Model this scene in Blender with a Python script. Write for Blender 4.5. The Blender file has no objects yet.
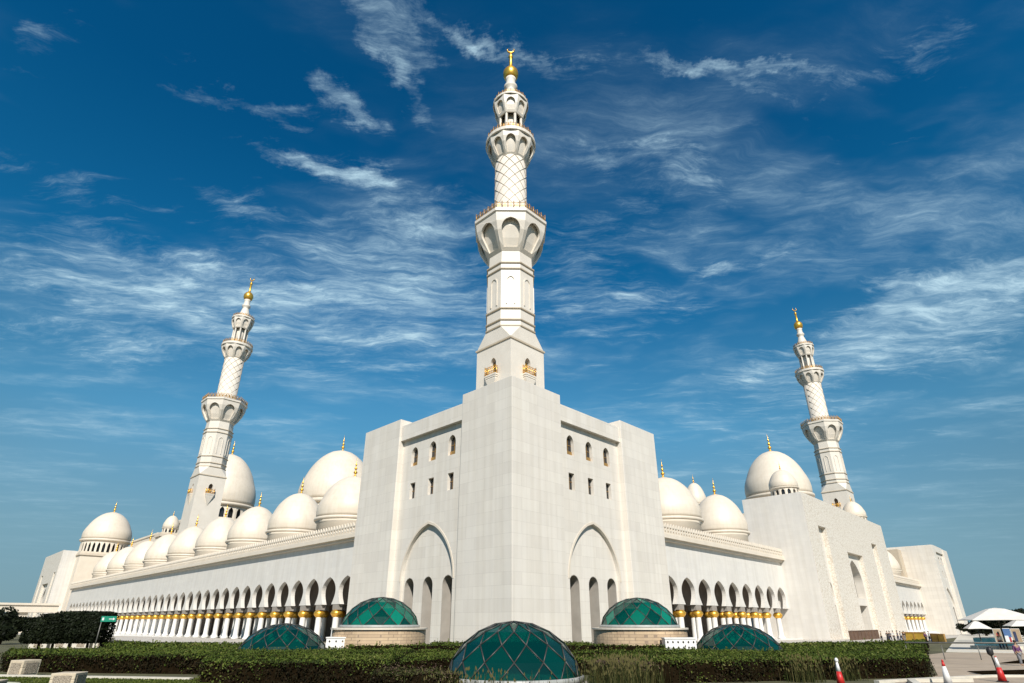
import bpy, bmesh, math, random
import numpy as np
from mathutils import Vector, Matrix
from mathutils.geometry import tessellate_polygon
random.seed(7); rng = np.random.default_rng(11)
S = bpy.context.scene
C = S.collection
PI = math.pi
# ------------------------------------------------------------------ camera frame
F_PX, CY, PITCH, HC, DIST, AZ = 557.0, 379.6, math.radians(23.52), 1.73, 63.0, math.radians(44.3)
FX, FY = math.cos(AZ), math.sin(AZ)
RX, RY = math.sin(AZ), -math.cos(AZ)
CAMX, CAMY = -DIST*FX, -DIST*FY
def gr(g, r):
    "point of the garden g metres ahead of the viewpoint and r metres to its right"
    return (CAMX + g*FX + r*RX, CAMY + g*FY + r*RY)

def px(p, g): return (g, (p-512)*(g*.917-.9)/557)   # lateral offset of a bearing at distance g
# ------------------------------------------------------------------ materials
def newmat(name):
    m = bpy.data.materials.new(name); m.use_nodes = True
    nt = m.node_tree; b = nt.nodes['Principled BSDF']
    return m, nt, b
def N(nt, t, **k):
    n = nt.nodes.new(t)
    for a, v in k.items(): setattr(n, a, v)
    return n
def ramp(nt, stops):
    n = nt.nodes.new('ShaderNodeValToRGB'); e = n.color_ramp.elements
    e[0].position, e[0].color = stops[0][0], (*stops[0][1], 1)
    e[1].position, e[1].color = stops[-1][0], (*stops[-1][1], 1)
    for p, c in stops[1:-1]:
        x = e.new(p); x.color = (*c, 1)
    return n
def noisy(name, c1, c2, scale=1.0, rough=.7, bump=0.0, bscale=None, metal=0.0, detail=6, bdist=.05, spec=None):
    m, nt, b = newmat(name)
    g = N(nt, 'ShaderNodeNewGeometry')
    n = N(nt, 'ShaderNodeTexNoise'); n.inputs['Scale'].default_value = scale; n.inputs['Detail'].default_value = detail
    nt.links.new(g.outputs['Position'], n.inputs['Vector'])
    r = ramp(nt, [(.3, c1), (.7, c2)])
    nt.links.new(n.outputs['Fac'], r.inputs['Fac']); nt.links.new(r.outputs['Color'], b.inputs['Base Color'])
    b.inputs['Roughness'].default_value = rough; b.inputs['Metallic'].default_value = metal
    if spec is not None: b.inputs['Specular IOR Level'].default_value = spec
    if bump:
        n2 = N(nt, 'ShaderNodeTexNoise'); n2.inputs['Scale'].default_value = bscale or scale*4; n2.inputs['Detail'].default_value = 5
        nt.links.new(g.outputs['Position'], n2.inputs['Vector'])
        bp = N(nt, 'ShaderNodeBump'); bp.inputs['Strength'].default_value = bump; bp.inputs['Distance'].default_value = bdist
        nt.links.new(n2.outputs['Fac'], bp.inputs['Height']); nt.links.new(bp.outputs['Normal'], b.inputs['Normal'])
    return m
def blocks(name, c1, c2, mortar, bw=2.4, bh=1.0, msize=.012, rough=.5, offset=.5, stain=.12):
    "stone cladding laid in courses; works on faces that look along X or Y"
    m, nt, b = newmat(name)
    g = N(nt, 'ShaderNodeNewGeometry'); sx = N(nt, 'ShaderNodeSeparateXYZ'); nt.links.new(g.outputs['Position'], sx.inputs[0])
    ad = N(nt, 'ShaderNodeMath', operation='ADD'); nt.links.new(sx.outputs[0], ad.inputs[0]); nt.links.new(sx.outputs[1], ad.inputs[1])
    cb = N(nt, 'ShaderNodeCombineXYZ'); nt.links.new(ad.outputs[0], cb.inputs[0]); nt.links.new(sx.outputs[2], cb.inputs[1])
    br = N(nt, 'ShaderNodeTexBrick'); br.offset = offset
    br.inputs['Scale'].default_value = 1; br.inputs['Brick Width'].default_value = bw; br.inputs['Row Height'].default_value = bh
    br.inputs['Mortar Size'].default_value = msize; br.inputs['Mortar Smooth'].default_value = .2
    br.inputs['Color1'].default_value = (*c1, 1); br.inputs['Color2'].default_value = (*c2, 1); br.inputs['Mortar'].default_value = (*mortar, 1)
    nt.links.new(cb.outputs[0], br.inputs['Vector'])
    n = N(nt, 'ShaderNodeTexNoise'); n.inputs['Scale'].default_value = .35; n.inputs['Detail'].default_value = 8; n.inputs['Roughness'].default_value = .65
    nt.links.new(g.outputs['Position'], n.inputs['Vector'])
    r = ramp(nt, [(.3, (1-stain,)*3), (.7, (1.0, .995, .985))]); nt.links.new(n.outputs['Fac'], r.inputs['Fac'])
    # vertical rain streaks
    mp = N(nt, 'ShaderNodeMapping'); mp.inputs['Scale'].default_value = (1.6, 1.6, .06); nt.links.new(g.outputs['Position'], mp.inputs['Vector'])
    n3 = N(nt, 'ShaderNodeTexNoise'); n3.inputs['Scale'].default_value = 1.0; n3.inputs['Detail'].default_value = 4
    nt.links.new(mp.outputs[0], n3.inputs['Vector'])
    r3 = ramp(nt, [(.35, (.93, .92, .9)), (.6, (1, 1, 1))]); nt.links.new(n3.outputs['Fac'], r3.inputs['Fac'])
    mx = N(nt, 'ShaderNodeMixRGB', blend_type='MULTIPLY'); mx.inputs[0].default_value = 1
    nt.links.new(br.outputs['Color'], mx.inputs[1]); nt.links.new(r.outputs['Color'], mx.inputs[2])
    m2 = N(nt, 'ShaderNodeMixRGB', blend_type='MULTIPLY'); m2.inputs[0].default_value = 1
    nt.links.new(mx.outputs[0], m2.inputs[1]); nt.links.new(r3.outputs['Color'], m2.inputs[2])
    nt.links.new(m2.outputs[0], b.inputs['Base Color'])
    b.inputs['Roughness'].default_value = rough
    bp = N(nt, 'ShaderNodeBump'); bp.inputs['Strength'].default_value = .35; bp.inputs['Distance'].default_value = .02; bp.invert = True
    nt.links.new(br.outputs['Fac'], bp.inputs['Height']); nt.links.new(bp.outputs['Normal'], b.inputs['Normal'])
    return m
M = {}
M['tower'] = blocks('tower_marble', (.755, .705, .63), (.70, .65, .58), (.60, .555, .49), 3.1, 1.35, .016, stain=.07)
M['wall'] = blocks('arcade_marble', (.70, .67, .62), (.67, .64, .595), (.60, .575, .54), 1.5, .75, .008, stain=.08)
M['cream'] = noisy('cream_marble', (.64, .565, .46), (.70, .62, .515), .5, .55, .05, 6)
M['dome'] = noisy('dome_marble', (.655, .575, .465), (.70, .62, .51), .22, .5, .06, 3)
def seams(m, k=28, zs=.95, amt=.07):
    nt = m.node_tree; b = nt.nodes['Principled BSDF']; src = b.inputs['Base Color'].links[0].from_socket
    g = N(nt, 'ShaderNodeNewGeometry'); sn = N(nt, 'ShaderNodeSeparateXYZ'); nt.links.new(g.outputs['Normal'], sn.inputs[0])
    at = N(nt, 'ShaderNodeMath', operation='ARCTAN2'); nt.links.new(sn.outputs[0], at.inputs[0]); nt.links.new(sn.outputs[1], at.inputs[1])
    sp_ = N(nt, 'ShaderNodeSeparateXYZ'); nt.links.new(g.outputs['Position'], sp_.inputs[0])
    ml = N(nt, 'ShaderNodeMath', operation='MULTIPLY'); nt.links.new(at.outputs[0], ml.inputs[0]); ml.inputs[1].default_value = k/6.2832
    cb = N(nt, 'ShaderNodeCombineXYZ'); nt.links.new(ml.outputs[0], cb.inputs[0]); nt.links.new(sp_.outputs[2], cb.inputs[1])
    br = N(nt, 'ShaderNodeTexBrick'); br.offset = .5; br.inputs['Scale'].default_value = 1; br.inputs['Brick Width'].default_value = 1; br.inputs['Row Height'].default_value = zs
    br.inputs['Mortar Size'].default_value = .018; br.inputs['Color1'].default_value = (1, 1, 1, 1); br.inputs['Color2'].default_value = (1-amt*.5,)*3+(1,); br.inputs['Mortar'].default_value = (1-amt*1.6, 1-amt*1.8, 1-amt*2, 1)
    nt.links.new(cb.outputs[0], br.inputs['Vector'])
    mp = N(nt, 'ShaderNodeMapping'); mp.inputs['Scale'].default_value = (1.1, 1.1, .10); nt.links.new(g.outputs['Position'], mp.inputs['Vector'])
    n3 = N(nt, 'ShaderNodeTexNoise'); n3.inputs['Scale'].default_value = 1.3; n3.inputs['Detail'].default_value = 5; nt.links.new(mp.outputs[0], n3.inputs['Vector'])
    r3 = ramp(nt, [(.3, (.945, .93, .91)), (.58, (1, 1, 1))]); nt.links.new(n3.outputs['Fac'], r3.inputs['Fac'])
    m1 = N(nt, 'ShaderNodeMixRGB', blend_type='MULTIPLY'); m1.inputs[0].default_value = 1; nt.links.new(src, m1.inputs[1]); nt.links.new(br.outputs['Color'], m1.inputs[2])
    m2_ = N(nt, 'ShaderNodeMixRGB', blend_type='MULTIPLY'); m2_.inputs[0].default_value = 1; nt.links.new(m1.outputs[0], m2_.inputs[1]); nt.links.new(r3.outputs['Color'], m2_.inputs[2])
    nt.links.new(m2_.outputs[0], b.inputs['Base Color'])
seams(M['dome'])
M['minaret'] = noisy('minaret_marble', (.65, .59, .505), (.71, .65, .565), .4, .5, .05, 4)
M['trim'] = noisy('trim_marble', (.47, .39, .29), (.53, .45, .34), .8, .6)
M['impost_shade'] = noisy('shaded_impost_stone', (.24, .215, .185), (.31, .28, .245), 1.5, .6)  # shade on the imposts below the arches put into the base colour
M['dim_stone'] = noisy('niche_shade_kerb_stone', (.34, .31, .27), (.41, .375, .33), .8, .6)  # shade of the tall niches mixed into the stone colour; dome kerbs share it
M['white'] = noisy('white_marble', (.74, .72, .68), (.82, .80, .76), 1.2, .4, .05, 8)
M['grey'] = noisy('grey_stone', (.20, .19, .18), (.27, .26, .25), 2, .6)
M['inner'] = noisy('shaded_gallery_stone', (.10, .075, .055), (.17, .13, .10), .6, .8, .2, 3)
M['dark'] = noisy('dark_window_glass', (.012, .014, .016), (.03, .03, .03), 2, .15)
M['gold'] = noisy('gilded_metal', (.80, .42, .05), (.90, .52, .09), 3, .33, .1, 8, metal=.75)
M['brass'] = noisy('brass_panels', (.42, .26, .035), (.52, .34, .05), 1.5, .5, .1, 6, metal=.35)
M['bronze'] = noisy('bronze_rail', (.32, .17, .06), (.55, .33, .10), 6, .45, .1, 9, metal=.5)
M['brown'] = noisy('brown_timber', (.09, .05, .03), (.15, .085, .05), 1.5, .6, .2, 12)
M['frame'] = noisy('grey_steel_frame', (.035, .035, .033), (.06, .058, .052), 3, .5, metal=.2)
M['rim'] = noisy('pale_steel_rim', (.28, .28, .26), (.36, .36, .34), 3, .45)
M['plinth'] = blocks('honey_stone', (.66, .49, .31), (.54, .39, .25), (.36, .26, .18), .55, .24, .02, .7, stain=.25)
M['kerb'] = noisy('kerb_stone', (.50, .46, .38), (.62, .57, .48), 2.5, .75, .2, 12)
M['sandstone'] = noisy('sandstone_block', (.46, .38, .27), (.58, .49, .36), 3, .8, .3, 14)
M['engrave'] = noisy('engraved_stone', (.16, .13, .10), (.28, .23, .18), 9, .85, .6, 18)
M['black'] = noisy('black_plastic', (.012, .012, .012), (.03, .03, .03), 6, .5)
M['red'] = noisy('red_plastic', (.45, .015, .012), (.55, .03, .025), 5, .45)
M['conewhite'] = noisy('white_plastic', (.65, .64, .62), (.78, .77, .75), 5, .45)
M['canvas'] = noisy('parasol_canvas', (.60, .56, .50), (.68, .64, .58), 2, .85, .1, 10)
M['steel'] = noisy('painted_steel_rail', (.10, .10, .09), (.17, .16, .14), 4, .45, metal=.4)
M['bark'] = noisy('bark', (.05, .035, .025), (.10, .075, .05), 6, .9, .6, 14)
M['water'] = noisy('pool_water', (.05, .24, .30), (.09, .32, .38), .4, .08, .3, 1.5)
M['paving'] = blocks('tan_paving', (.47, .37, .27), (.40, .315, .23), (.27, .22, .17), .9, .45, .02, .8, stain=.25)
M['signgreen'] = noisy('green_sign_paint', (.01, .20, .12), (.015, .24, .15), 3, .45)
def carved(name, base, line, scale, strength=.9):
    "low relief vines and inlaid flowers"
    m, nt, b = newmat(name)
    g = N(nt, 'ShaderNodeNewGeometry')
    n = N(nt, 'ShaderNodeTexNoise'); n.inputs['Scale'].default_value = scale*.55; n.inputs['Detail'].default_value = 2
    nt.links.new(g.outputs['Position'], n.inputs['Vector'])
    mx = N(nt, 'ShaderNodeMixRGB'); mx.inputs[0].default_value = .35
    nt.links.new(g.outputs['Position'], mx.inputs[1]); nt.links.new(n.outputs['Color'], mx.inputs[2])
    w = N(nt, 'ShaderNodeTexVoronoi', feature='DISTANCE_TO_EDGE'); w.inputs['Scale'].default_value = scale
    nt.links.new(mx.outputs[0], w.inputs['Vector'])
    w2 = N(nt, 'ShaderNodeTexVoronoi'); w2.inputs['Scale'].default_value = scale*2.3; nt.links.new(g.outputs['Position'], w2.inputs['Vector'])
    r = ramp(nt, [(.02, line), (.11, base)]); nt.links.new(w.outputs['Distance'], r.inputs['Fac'])
    r2 = ramp(nt, [(.10, tuple(.82*v for v in line)), (.26, (1, 1, 1))]); nt.links.new(w2.outputs['Distance'], r2.inputs['Fac'])
    m2 = N(nt, 'ShaderNodeMixRGB', blend_type='MULTIPLY'); m2.inputs[0].default_value = strength*.7
    nt.links.new(r.outputs['Color'], m2.inputs[1]); nt.links.new(r2.outputs['Color'], m2.inputs[2])
    nt.links.new(m2.outputs[0], b.inputs['Base Color']); b.inputs['Roughness'].default_value = .55
    bp = N(nt, 'ShaderNodeBump'); bp.inputs['Strength'].default_value = .6; bp.inputs['Distance'].default_value = .08
    nt.links.new(w.outputs['Distance'], bp.inputs['Height']); nt.links.new(bp.outputs['Normal'], b.inputs['Normal'])
    return m
M['carved'] = carved('carved_marble', (.72, .665, .58), (.56, .485, .39), 2.6, .5)
M['panel'] = carved('carved_panel', (.42, .35, .26), (.14, .11, .08), 14, 1)
def leafmat(name, stops, rough=.6):
    m, nt, b = newmat(name)
    a = N(nt, 'ShaderNodeAttribute', attribute_name='tint')
    r = ramp(nt, stops); nt.links.new(a.outputs['Fac'], r.inputs['Fac']); nt.links.new(r.outputs['Color'], b.inputs['Base Color'])
    b.inputs['Roughness'].default_value = rough
    b.inputs['Specular IOR Level'].default_value = .12
    tr = N(nt, 'ShaderNodeBsdfTranslucent'); nt.links.new(r.outputs['Color'], tr.inputs['Color'])
    mx = N(nt, 'ShaderNodeMixShader'); mx.inputs[0].default_value = .25
    nt.links.new(b.outputs[0], mx.inputs[1]); nt.links.new(tr.outputs[0], mx.inputs[2])
    nt.links.new(mx.outputs[0], nt.nodes['Material Output'].inputs['Surface'])
    return m
M['leaf'] = leafmat('hedge_leaves', [(0, (.022, .030, .007)), (.5, (.060, .092, .014)), (.85, (.115, .145, .024)), (1, (.17, .17, .05))])
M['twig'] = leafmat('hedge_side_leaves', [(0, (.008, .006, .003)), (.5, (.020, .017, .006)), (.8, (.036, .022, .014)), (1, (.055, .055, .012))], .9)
M['purple'] = leafmat('bronze_shrub_leaves', [(0, (.02, .025, .008)), (.45, (.07, .08, .02)), (.75, (.12, .07, .06)), (1, (.17, .12, .08))])
M['darkleaf'] = leafmat('dark_tree_leaves', [(0, (.006, .008, .004)), (.7, (.014, .020, .008)), (1, (.03, .038, .014))])
M['grassm'] = leafmat('dry_grass', [(0, (.025, .035, .010)), (.5, (.060, .070, .020)), (1, (.125, .105, .04))])
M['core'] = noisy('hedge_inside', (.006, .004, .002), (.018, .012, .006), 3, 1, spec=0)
def glassmat():
    m, nt, b = newmat('green_glass')
    a = N(nt, 'ShaderNodeAttribute', attribute_name='tint')
    r = ramp(nt, [(0, (.000, .012, .014)), (.5, (.001, .050, .040)), (.9, (.004, .15, .10)), (1, (.01, .26, .17))])
    nt.links.new(a.outputs['Fac'], r.inputs['Fac']); nt.links.new(r.outputs['Color'], b.inputs['Base Color'])
    b.inputs['Roughness'].default_value = .12; b.inputs['IOR'].default_value = 1.5
    tp = N(nt, 'ShaderNodeBsdfTransparent'); tp.inputs['Color'].default_value = (.10, .75, .58, 1)
    mx = N(nt, 'ShaderNodeMixShader'); mx.inputs[0].default_value = .24
    nt.links.new(b.outputs[0], mx.inputs[1]); nt.links.new(tp.outputs[0], mx.inputs[2])
    nt.links.new(mx.outputs[0], nt.nodes['Material Output'].inputs['Surface'])
    return m
M['glass'] = glassmat()
def plain(name, c, rough=.7):
    return noisy(name, tuple(.85*v for v in c), tuple(min(1, 1.1*v) for v in c), 8, rough)
CL = {k: plain('cloth_'+k, v, .85) for k, v in dict(white=(.6, .6, .58), navy=(.02, .03, .07), black=(.015, .015, .018), purple=(.12, .04, .12), blue=(.06, .12, .25), grey=(.18, .18, .19), red=(.30, .03, .03), tan=(.30, .22, .14)).items()}
M['skin'] = plain('skin', (.32, .19, .12), .6); M['hair'] = plain('hair', (.015, .010, .008), .6)

# ------------------------------------------------------------------ mesh helpers
class MB:
    def __init__(s): s.v = []; s.f = []; s.sm = []; s.tint = []
    def add(s, vs, fs, smooth=False):
        o = len(s.v); s.v.extend([tuple(p) for p in vs]); s.f.extend([tuple(o+i for i in f) for f in fs]); s.sm.extend([smooth]*len(fs))
    def build(s, name, mat, parent=None, T=None, recalc=True, bevel=0):
        me = bpy.data.meshes.new(name)
        vs = s.v if T is None else [T(*p) for p in s.v]
        me.from_pydata(vs, [], s.f); me.polygons.foreach_set('use_smooth', s.sm)
        if recalc:
            bm = bmesh.new(); bm.from_mesh(me); bmesh.ops.recalc_face_normals(bm, faces=bm.faces); bm.to_mesh(me); bm.free()
        me.materials.append(mat)
        o = bpy.data.objects.new(name, me); C.objects.link(o)
        if parent is not None:
            o.parent = parent
        if bevel:
            b = o.modifiers.new('bevel', 'BEVEL'); b.width = bevel; b.segments = 2; b.limit_method = 'ANGLE'
        return o
def box(mb, x0, x1, y0, y1, z0, z1):
    mb.add([(x0, y0, z0), (x1, y0, z0), (x1, y1, z0), (x0, y1, z0), (x0, y0, z1), (x1, y0, z1), (x1, y1, z1), (x0, y1, z1)],
           [(0, 3, 2, 1), (4, 5, 6, 7), (0, 1, 5, 4), (1, 2, 6, 5), (2, 3, 7, 6), (3, 0, 4, 7)])
def prism(mb, poly, z0, z1):
    n = len(poly)
    mb.add([(x, y, z0) for x, y in poly]+[(x, y, z1) for x, y in poly],
           [tuple(range(n-1, -1, -1)), tuple(range(n, 2*n))]+[(i, (i+1) % n, n+(i+1) % n, n+i) for i in range(n)])
def lathe(mb, prof, cx=0, cy=0, n=24, a0=0, smooth=True, cap=True):
    vs = []
    for r, z in prof:
        for k in range(n):
            a = a0+2*PI*k/n; vs.append((cx+r*math.cos(a), cy+r*math.sin(a), z))
    fs = []
    for i in range(len(prof)-1):
        for k in range(n):
            fs.append((i*n+k, i*n+(k+1) % n, (i+1)*n+(k+1) % n, (i+1)*n+k))
    mb.add(vs, fs, smooth)
    if cap:
        o = len(mb.v)-len(vs)
        mb.f.append(tuple(o+k for k in range(n-1, -1, -1))); mb.sm.append(False)
        mb.f.append(tuple(o+(len(prof)-1)*n+k for k in range(n))); mb.sm.append(False)
def tube(mb, pts, r, n=6):
    pts = [Vector(p) for p in pts]; rings = []
    for i, p in enumerate(pts):
        t = (pts[min(i+1, len(pts)-1)]-pts[max(i-1, 0)]).normalized()
        u = t.cross(Vector((0, 0, 1)));
        if u.length < 1e-3: u = t.cross(Vector((1, 0, 0)))
        u.normalize(); w = t.cross(u)
        rr = r[i] if isinstance(r, (list, tuple)) else r
        rings.append([p+u*rr*math.cos(2*PI*k/n)+w*rr*math.sin(2*PI*k/n) for k in range(n)])
    vs = [q for R_ in rings for q in R_]
    fs = [(i*n+k, i*n+(k+1) % n, (i+1)*n+(k+1) % n, (i+1)*n+k) for i in range(len(pts)-1) for k in range(n)]
    fs += [tuple(range(n-1, -1, -1)), tuple((len(pts)-1)*n+k for k in range(n))]
    mb.add(vs, fs, True)
def panel(mb, outer, holes, o, u, v, nv):
    "flat wall with openings: 2-D outline and holes, extruded by the vector nv"
    loops = [outer]+holes
    tris = tessellate_polygon([[Vector((p[0], p[1], 0)) for p in l] for l in loops])
    pts = [p for l in loops for p in l]; n = len(pts)
    o, u, v, nv = Vector(o), Vector(u), Vector(v), Vector(nv)
    fr = [o+u*p[0]+v*p[1] for p in pts]; bk = [p+nv for p in fr]
    fs = [tuple(t) for t in tris]+[tuple(n+i for i in reversed(t)) for t in tris]
    s = 0
    for l in loops:
        m = len(l)
        for i in range(m): fs.append((s+i, s+(i+1) % m, n+s+(i+1) % m, n+s+i))
        s += m
    mb.add(fr+bk, fs)
def rect(x0, x1, z0, z1): return [(x0, z0), (x1, z0), (x1, z1), (x0, z1)]
def arch(cx, hw, z0, zs, za, n=10, wb=None, p=2.0, q=.8):
    "pointed arch, counter-clockwise; wb narrows the foot of a horseshoe arch"
    L = []
    if wb is None: L.append((-hw, z0))
    else:
        for i in range(5): t = i/5; L.append((-(wb+(hw-wb)*math.sin(t*PI/2)), z0+(zs-z0)*t))
    for i in range(n+1): t = i/n; L.append((-hw*(1-t**p)**q, zs+(za-zs)*t))
    R_ = [(-x, z) for x, z in reversed(L[:-1])]
    pts = L+R_
    return [(cx+x, z) for x, z in reversed(pts)]
def empty(name, loc, label, cat, group=None):
    o = bpy.data.objects.new(name, None); C.objects.link(o); o.location = loc; o.empty_display_size = .5
    o['label'] = label; o['category'] = cat
    if group: o['group'] = group
    return o
def tag(o, label, cat, group=None):
    o['label'] = label; o['category'] = cat
    if group: o['group'] = group
def kind(o, k): o['kind'] = k; return o
def sub(T, loc): return lambda x, y, z: tuple(a-b for a, b in zip(T(x, y, z), loc))
ID = lambda x, y, z: (x, y, z)
SW = lambda x, y, z: (y, x, z)

# ------------------------------------------------------------------ ground
def sm(t): t = min(1, max(0, t)); return t*t*(3-2*t)
def gz(x, y): return -1.2-.35*sm((x-30)/70)-.9*sm((x-130)/80)-.7*sm((y-60)/120)
mb = MB(); xs = [-1500, -400, -150]+list(range(-80, 341, 10))+[500, 900, 2500]; n = len(xs)
mb.add([(x, y, gz(x, y)) for y in xs for x in xs], [(j*n+i, j*n+i+1, (j+1)*n+i+1, (j+1)*n+i) for j in range(n-1) for i in range(n-1)], True)
M['ground'] = noisy('dry_lawn_and_soil', (.055, .050, .022), (.11, .105, .045), .35, .95, .4, 5, detail=10)
kind(mb.build('ground', M['ground']), 'structure')

M['terrace'] = blocks('pale_terrace_stone', (.60, .56, .50), (.53, .49, .43), (.40, .37, .33), 1.2, .8, .015, .6, stain=.2)
def strip(name, T, a0, a1, b0, b1, dz, mat):
    mb = MB(); k = max(2, int((a1-a0)/8)); vs = []
    for i in range(k+1):
        a = a0+(a1-a0)*i/k
        for b in (b0, b1):
            p = T(a, b, 0); vs.append((p[0], p[1], gz(p[0], p[1])+dz))
    mb.add(vs, [(2*i, 2*i+1, 2*i+3, 2*i+2) for i in range(k)]); return kind(mb.build(name, mat), 'structure')
strip('terrace', SW, 30, 262, -16, 2, .05, M['terrace'])
strip('terrace', ID, 30, 260, -19, 2, .05, M['terrace'])
# ------------------------------------------------------------------ finials, domes
GOLDP = [(.62, 0), (.30, .10), (.16, .30), (.14, .45), (.34, .62), (.36, .78), (.14, .98), (.10, 1.15), (.26, 1.32), (.27, 1.45), (.09, 1.65), (.07, 1.85), (.18, 2.0), (.18, 2.1), (.05, 2.28), (.03, 2.9), (.005, 3.3)]
def dome_on(parent, loc, x, y, z, R, H, drum, fin, slots=0, rim=.35, name='dome', T=ID):
    "shell standing on a drum, ring moulding at its foot, gilded finial"
    mb = MB(); prof = [(R*1.02, z-.0), (R*1.06, z+.04*R), (R*1.06, z+.10*R), (R*.985, z+.12*R)]
    n = 18
    for i in range(n+1):
        t = i/n*.995
        r = R*(1-t**2.1)**.56*(1+.035*math.sin(PI*min(1, t*2.2)))
        prof.append((max(r, .05), z+.12*R+(H-.12*R)*t))
    lathe(mb, prof, x, y, 40)
    d = mb.build(name, M['dome'], parent, sub(T, loc))
    mb = MB()
    if slots:
        for k in range(slots):
            a0, a1 = 2*PI*k/slots, 2*PI*(k+1)/slots
            p0 = Vector((x+R*.97*math.cos(a0), y+R*.97*math.sin(a0), 0)); p1 = Vector((x+R*.97*math.cos(a1), y+R*.97*math.sin(a1), 0))
            u = (p1-p0); w = u.length; u.normalize(); nv = Vector((x, y, 0))-(p0+p1)/2; nv.normalize()
            panel(mb, rect(0, w, z-drum, z), [arch(w/2, w*.28, z-drum*.88, z-drum*.45, z-drum*.12, 6)], (p0.x, p0.y, 0), u, (0, 0, 1), nv*.3)
        lathe(mb, [(R*1.03, z-drum-.25), (R*1.03, z-drum)], x, y, 40, smooth=False)
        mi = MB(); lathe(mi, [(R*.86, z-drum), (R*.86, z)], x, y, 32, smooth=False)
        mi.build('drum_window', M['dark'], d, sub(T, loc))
    else:
        lathe(mb, [(R*.96, z-drum), (R*.96, z-.3), (R*1.02, z)], x, y, 40)
    mb.build('drum', M['cream'], d, sub(T, loc))
    mb = MB(); lathe(mb, [(r*fin, z+H-.08*fin+h*fin*1.15) for r, h in GOLDP], x, y, 10)
    mb.build('finial', M['gold'], d, sub(T, loc))
    return d

# ------------------------------------------------------------------ corner tower
def facade(root, T, loc, w1, w2, w3, H, rich=True):
    "one street front of a corner tower: pier, recessed bay with arch and windows, end block. Runs along x at y=0"
    z0 = -3; sc = (w2-w1)/14.1; c = (w1+w2)/2
    mb = MB()
    holes = []; wins = []
    for k in (-1, 0, 1):
        cx = c+k*4.15*sc
        holes.append(arch(cx, .76*sc, 22.2, 23.9, 24.98, 8, q=.62)); wins.append((cx, 22.3, 25))
        holes.append(rect(cx-.6*sc, cx+.6*sc, 17.5, 19.75)); wins.append((cx, 17.6, 19.8))
    big = arch(c, 5.35*sc, z0+.02, 6.6, 13.6, 18, p=2.0, q=.66)
    panel(mb, rect(w1, w2, z0, 27.6), holes+[big], (0, .9, 0), (1, 0, 0), (0, 0, 1), (0, .45, 0))
    sl = [arch(c+k*3.95*sc, 1.02*sc, z0+.01, 5.95, 7.1, 10, p=2, q=.52) for k in (-1, 0, 1)]
    panel(mb, rect(w1, w2, z0, 27.6), holes+sl, (0, 1.352, 0), (1, 0, 0), (0, 0, 1), (0, 1.6, 0))
    box(mb, w1, w2, .3, 2.3, 26.35, 28.65)
    box(mb, w1, w2, 2.96, 7.5, 8.0, H-.3)
    mb.build('recessed_bay', M['tower'], root, sub(T, loc))
    mb = MB()   # thin skin added inside the tall niches, their shade in its colour
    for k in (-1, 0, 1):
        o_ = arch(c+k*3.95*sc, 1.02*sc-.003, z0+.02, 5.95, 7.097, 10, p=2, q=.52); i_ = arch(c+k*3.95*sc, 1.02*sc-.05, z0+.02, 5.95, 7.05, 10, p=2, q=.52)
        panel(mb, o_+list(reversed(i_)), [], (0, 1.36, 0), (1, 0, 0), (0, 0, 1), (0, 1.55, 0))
    mb.build('niche_shade_skin', M['dim_stone'], root, sub(T, loc))
    # raised moulding round the great arch
    mb = MB(); outer = arch(c, 5.62*sc, z0, 6.6, 13.95, 18, p=2.0, q=.66); inner = arch(c, 5.36*sc, z0, 6.6, 13.63, 18, p=2.0, q=.66)
    panel(mb, outer[1:-1]+list(reversed(inner[1:-1])), [], (0, .85, 0), (1, 0, 0), (0, 0, 1), (0, .048, 0))
    mb.build('arch_moulding', M['cream'], root, sub(T, loc))
    for cx, a, b in wins:
        mb = MB(); box(mb, cx-.85*sc, cx+.85*sc, 1.40, 1.46, a-.1, b)
        w = mb.build('window', M['dark'], root, sub(T, loc))
        mb = MB(); box(mb, cx-.035, cx+.035, 1.33, 1.39, a, b); box(mb, cx-.7*sc, cx+.7*sc, 1.331, 1.389, (a+b)/2-.03, (a+b)/2+.03)
        if a > 20: box(mb, cx-.68*sc, cx+.68*sc, 1.22, 1.28, 22.25, 22.8)
        mb.build('window_bar', M['bronze'], w, sub(T, loc))
def corner_tower(x, y, w1, w2, w3, H, depth, label):
    loc = (x, y, 0); root = empty('corner_tower', (x, y, 0), label, 'tower', 'square corner towers')
    T = lambda a, b, z: (a+x, b+y, z); TS = lambda a, b, z: (b+x, a+y, z)
    mb = MB()
    prism(mb, [(0, 0), (w1, 0), (w1, 3.3), (w2, 3.3), (w2, 0), (w3, 0), (w3, depth), (3.3 if depth > 30 else 0, depth)]+([(0, depth)] if 0 else [])+([(3.3, depth), (3.3, w1), (0, w1)] if depth > 30 else []), -3, H) if 0 else None
    if depth > 30:
        prism(mb, [(0, 0), (w1, 0), (w1, 7.5), (w2, 7.5), (w2, 0), (w3, 0), (w3, w3), (0, w3), (0, w2), (7.5, w2), (7.5, w1), (0, w1)], -3, H-.0)
    else:
        prism(mb, [(0, 0), (w1, 0), (w1, 7.5), (w2, 7.5), (w2, 0), (w3, 0), (w3, depth), (0, depth)], -3, H)
    b = mb.build('tower_body', M['tower'], root, sub(T, loc), bevel=.05)
    facade(root, T, loc, w1, w2, w3, H)
    if depth > 30: facade(root, TS, loc, w1, w2, w3, H)
    return root
corner_tower(0, 0, 9.25, 23.35, 33, 29.75, 33, 'great pale marble corner tower nearest the viewer, its edge dead centre')
corner_tower(218.7, -5.6, 5, 22, 31, 28.3, 18, 'farthest marble corner tower, at the right end of the white facade')

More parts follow.
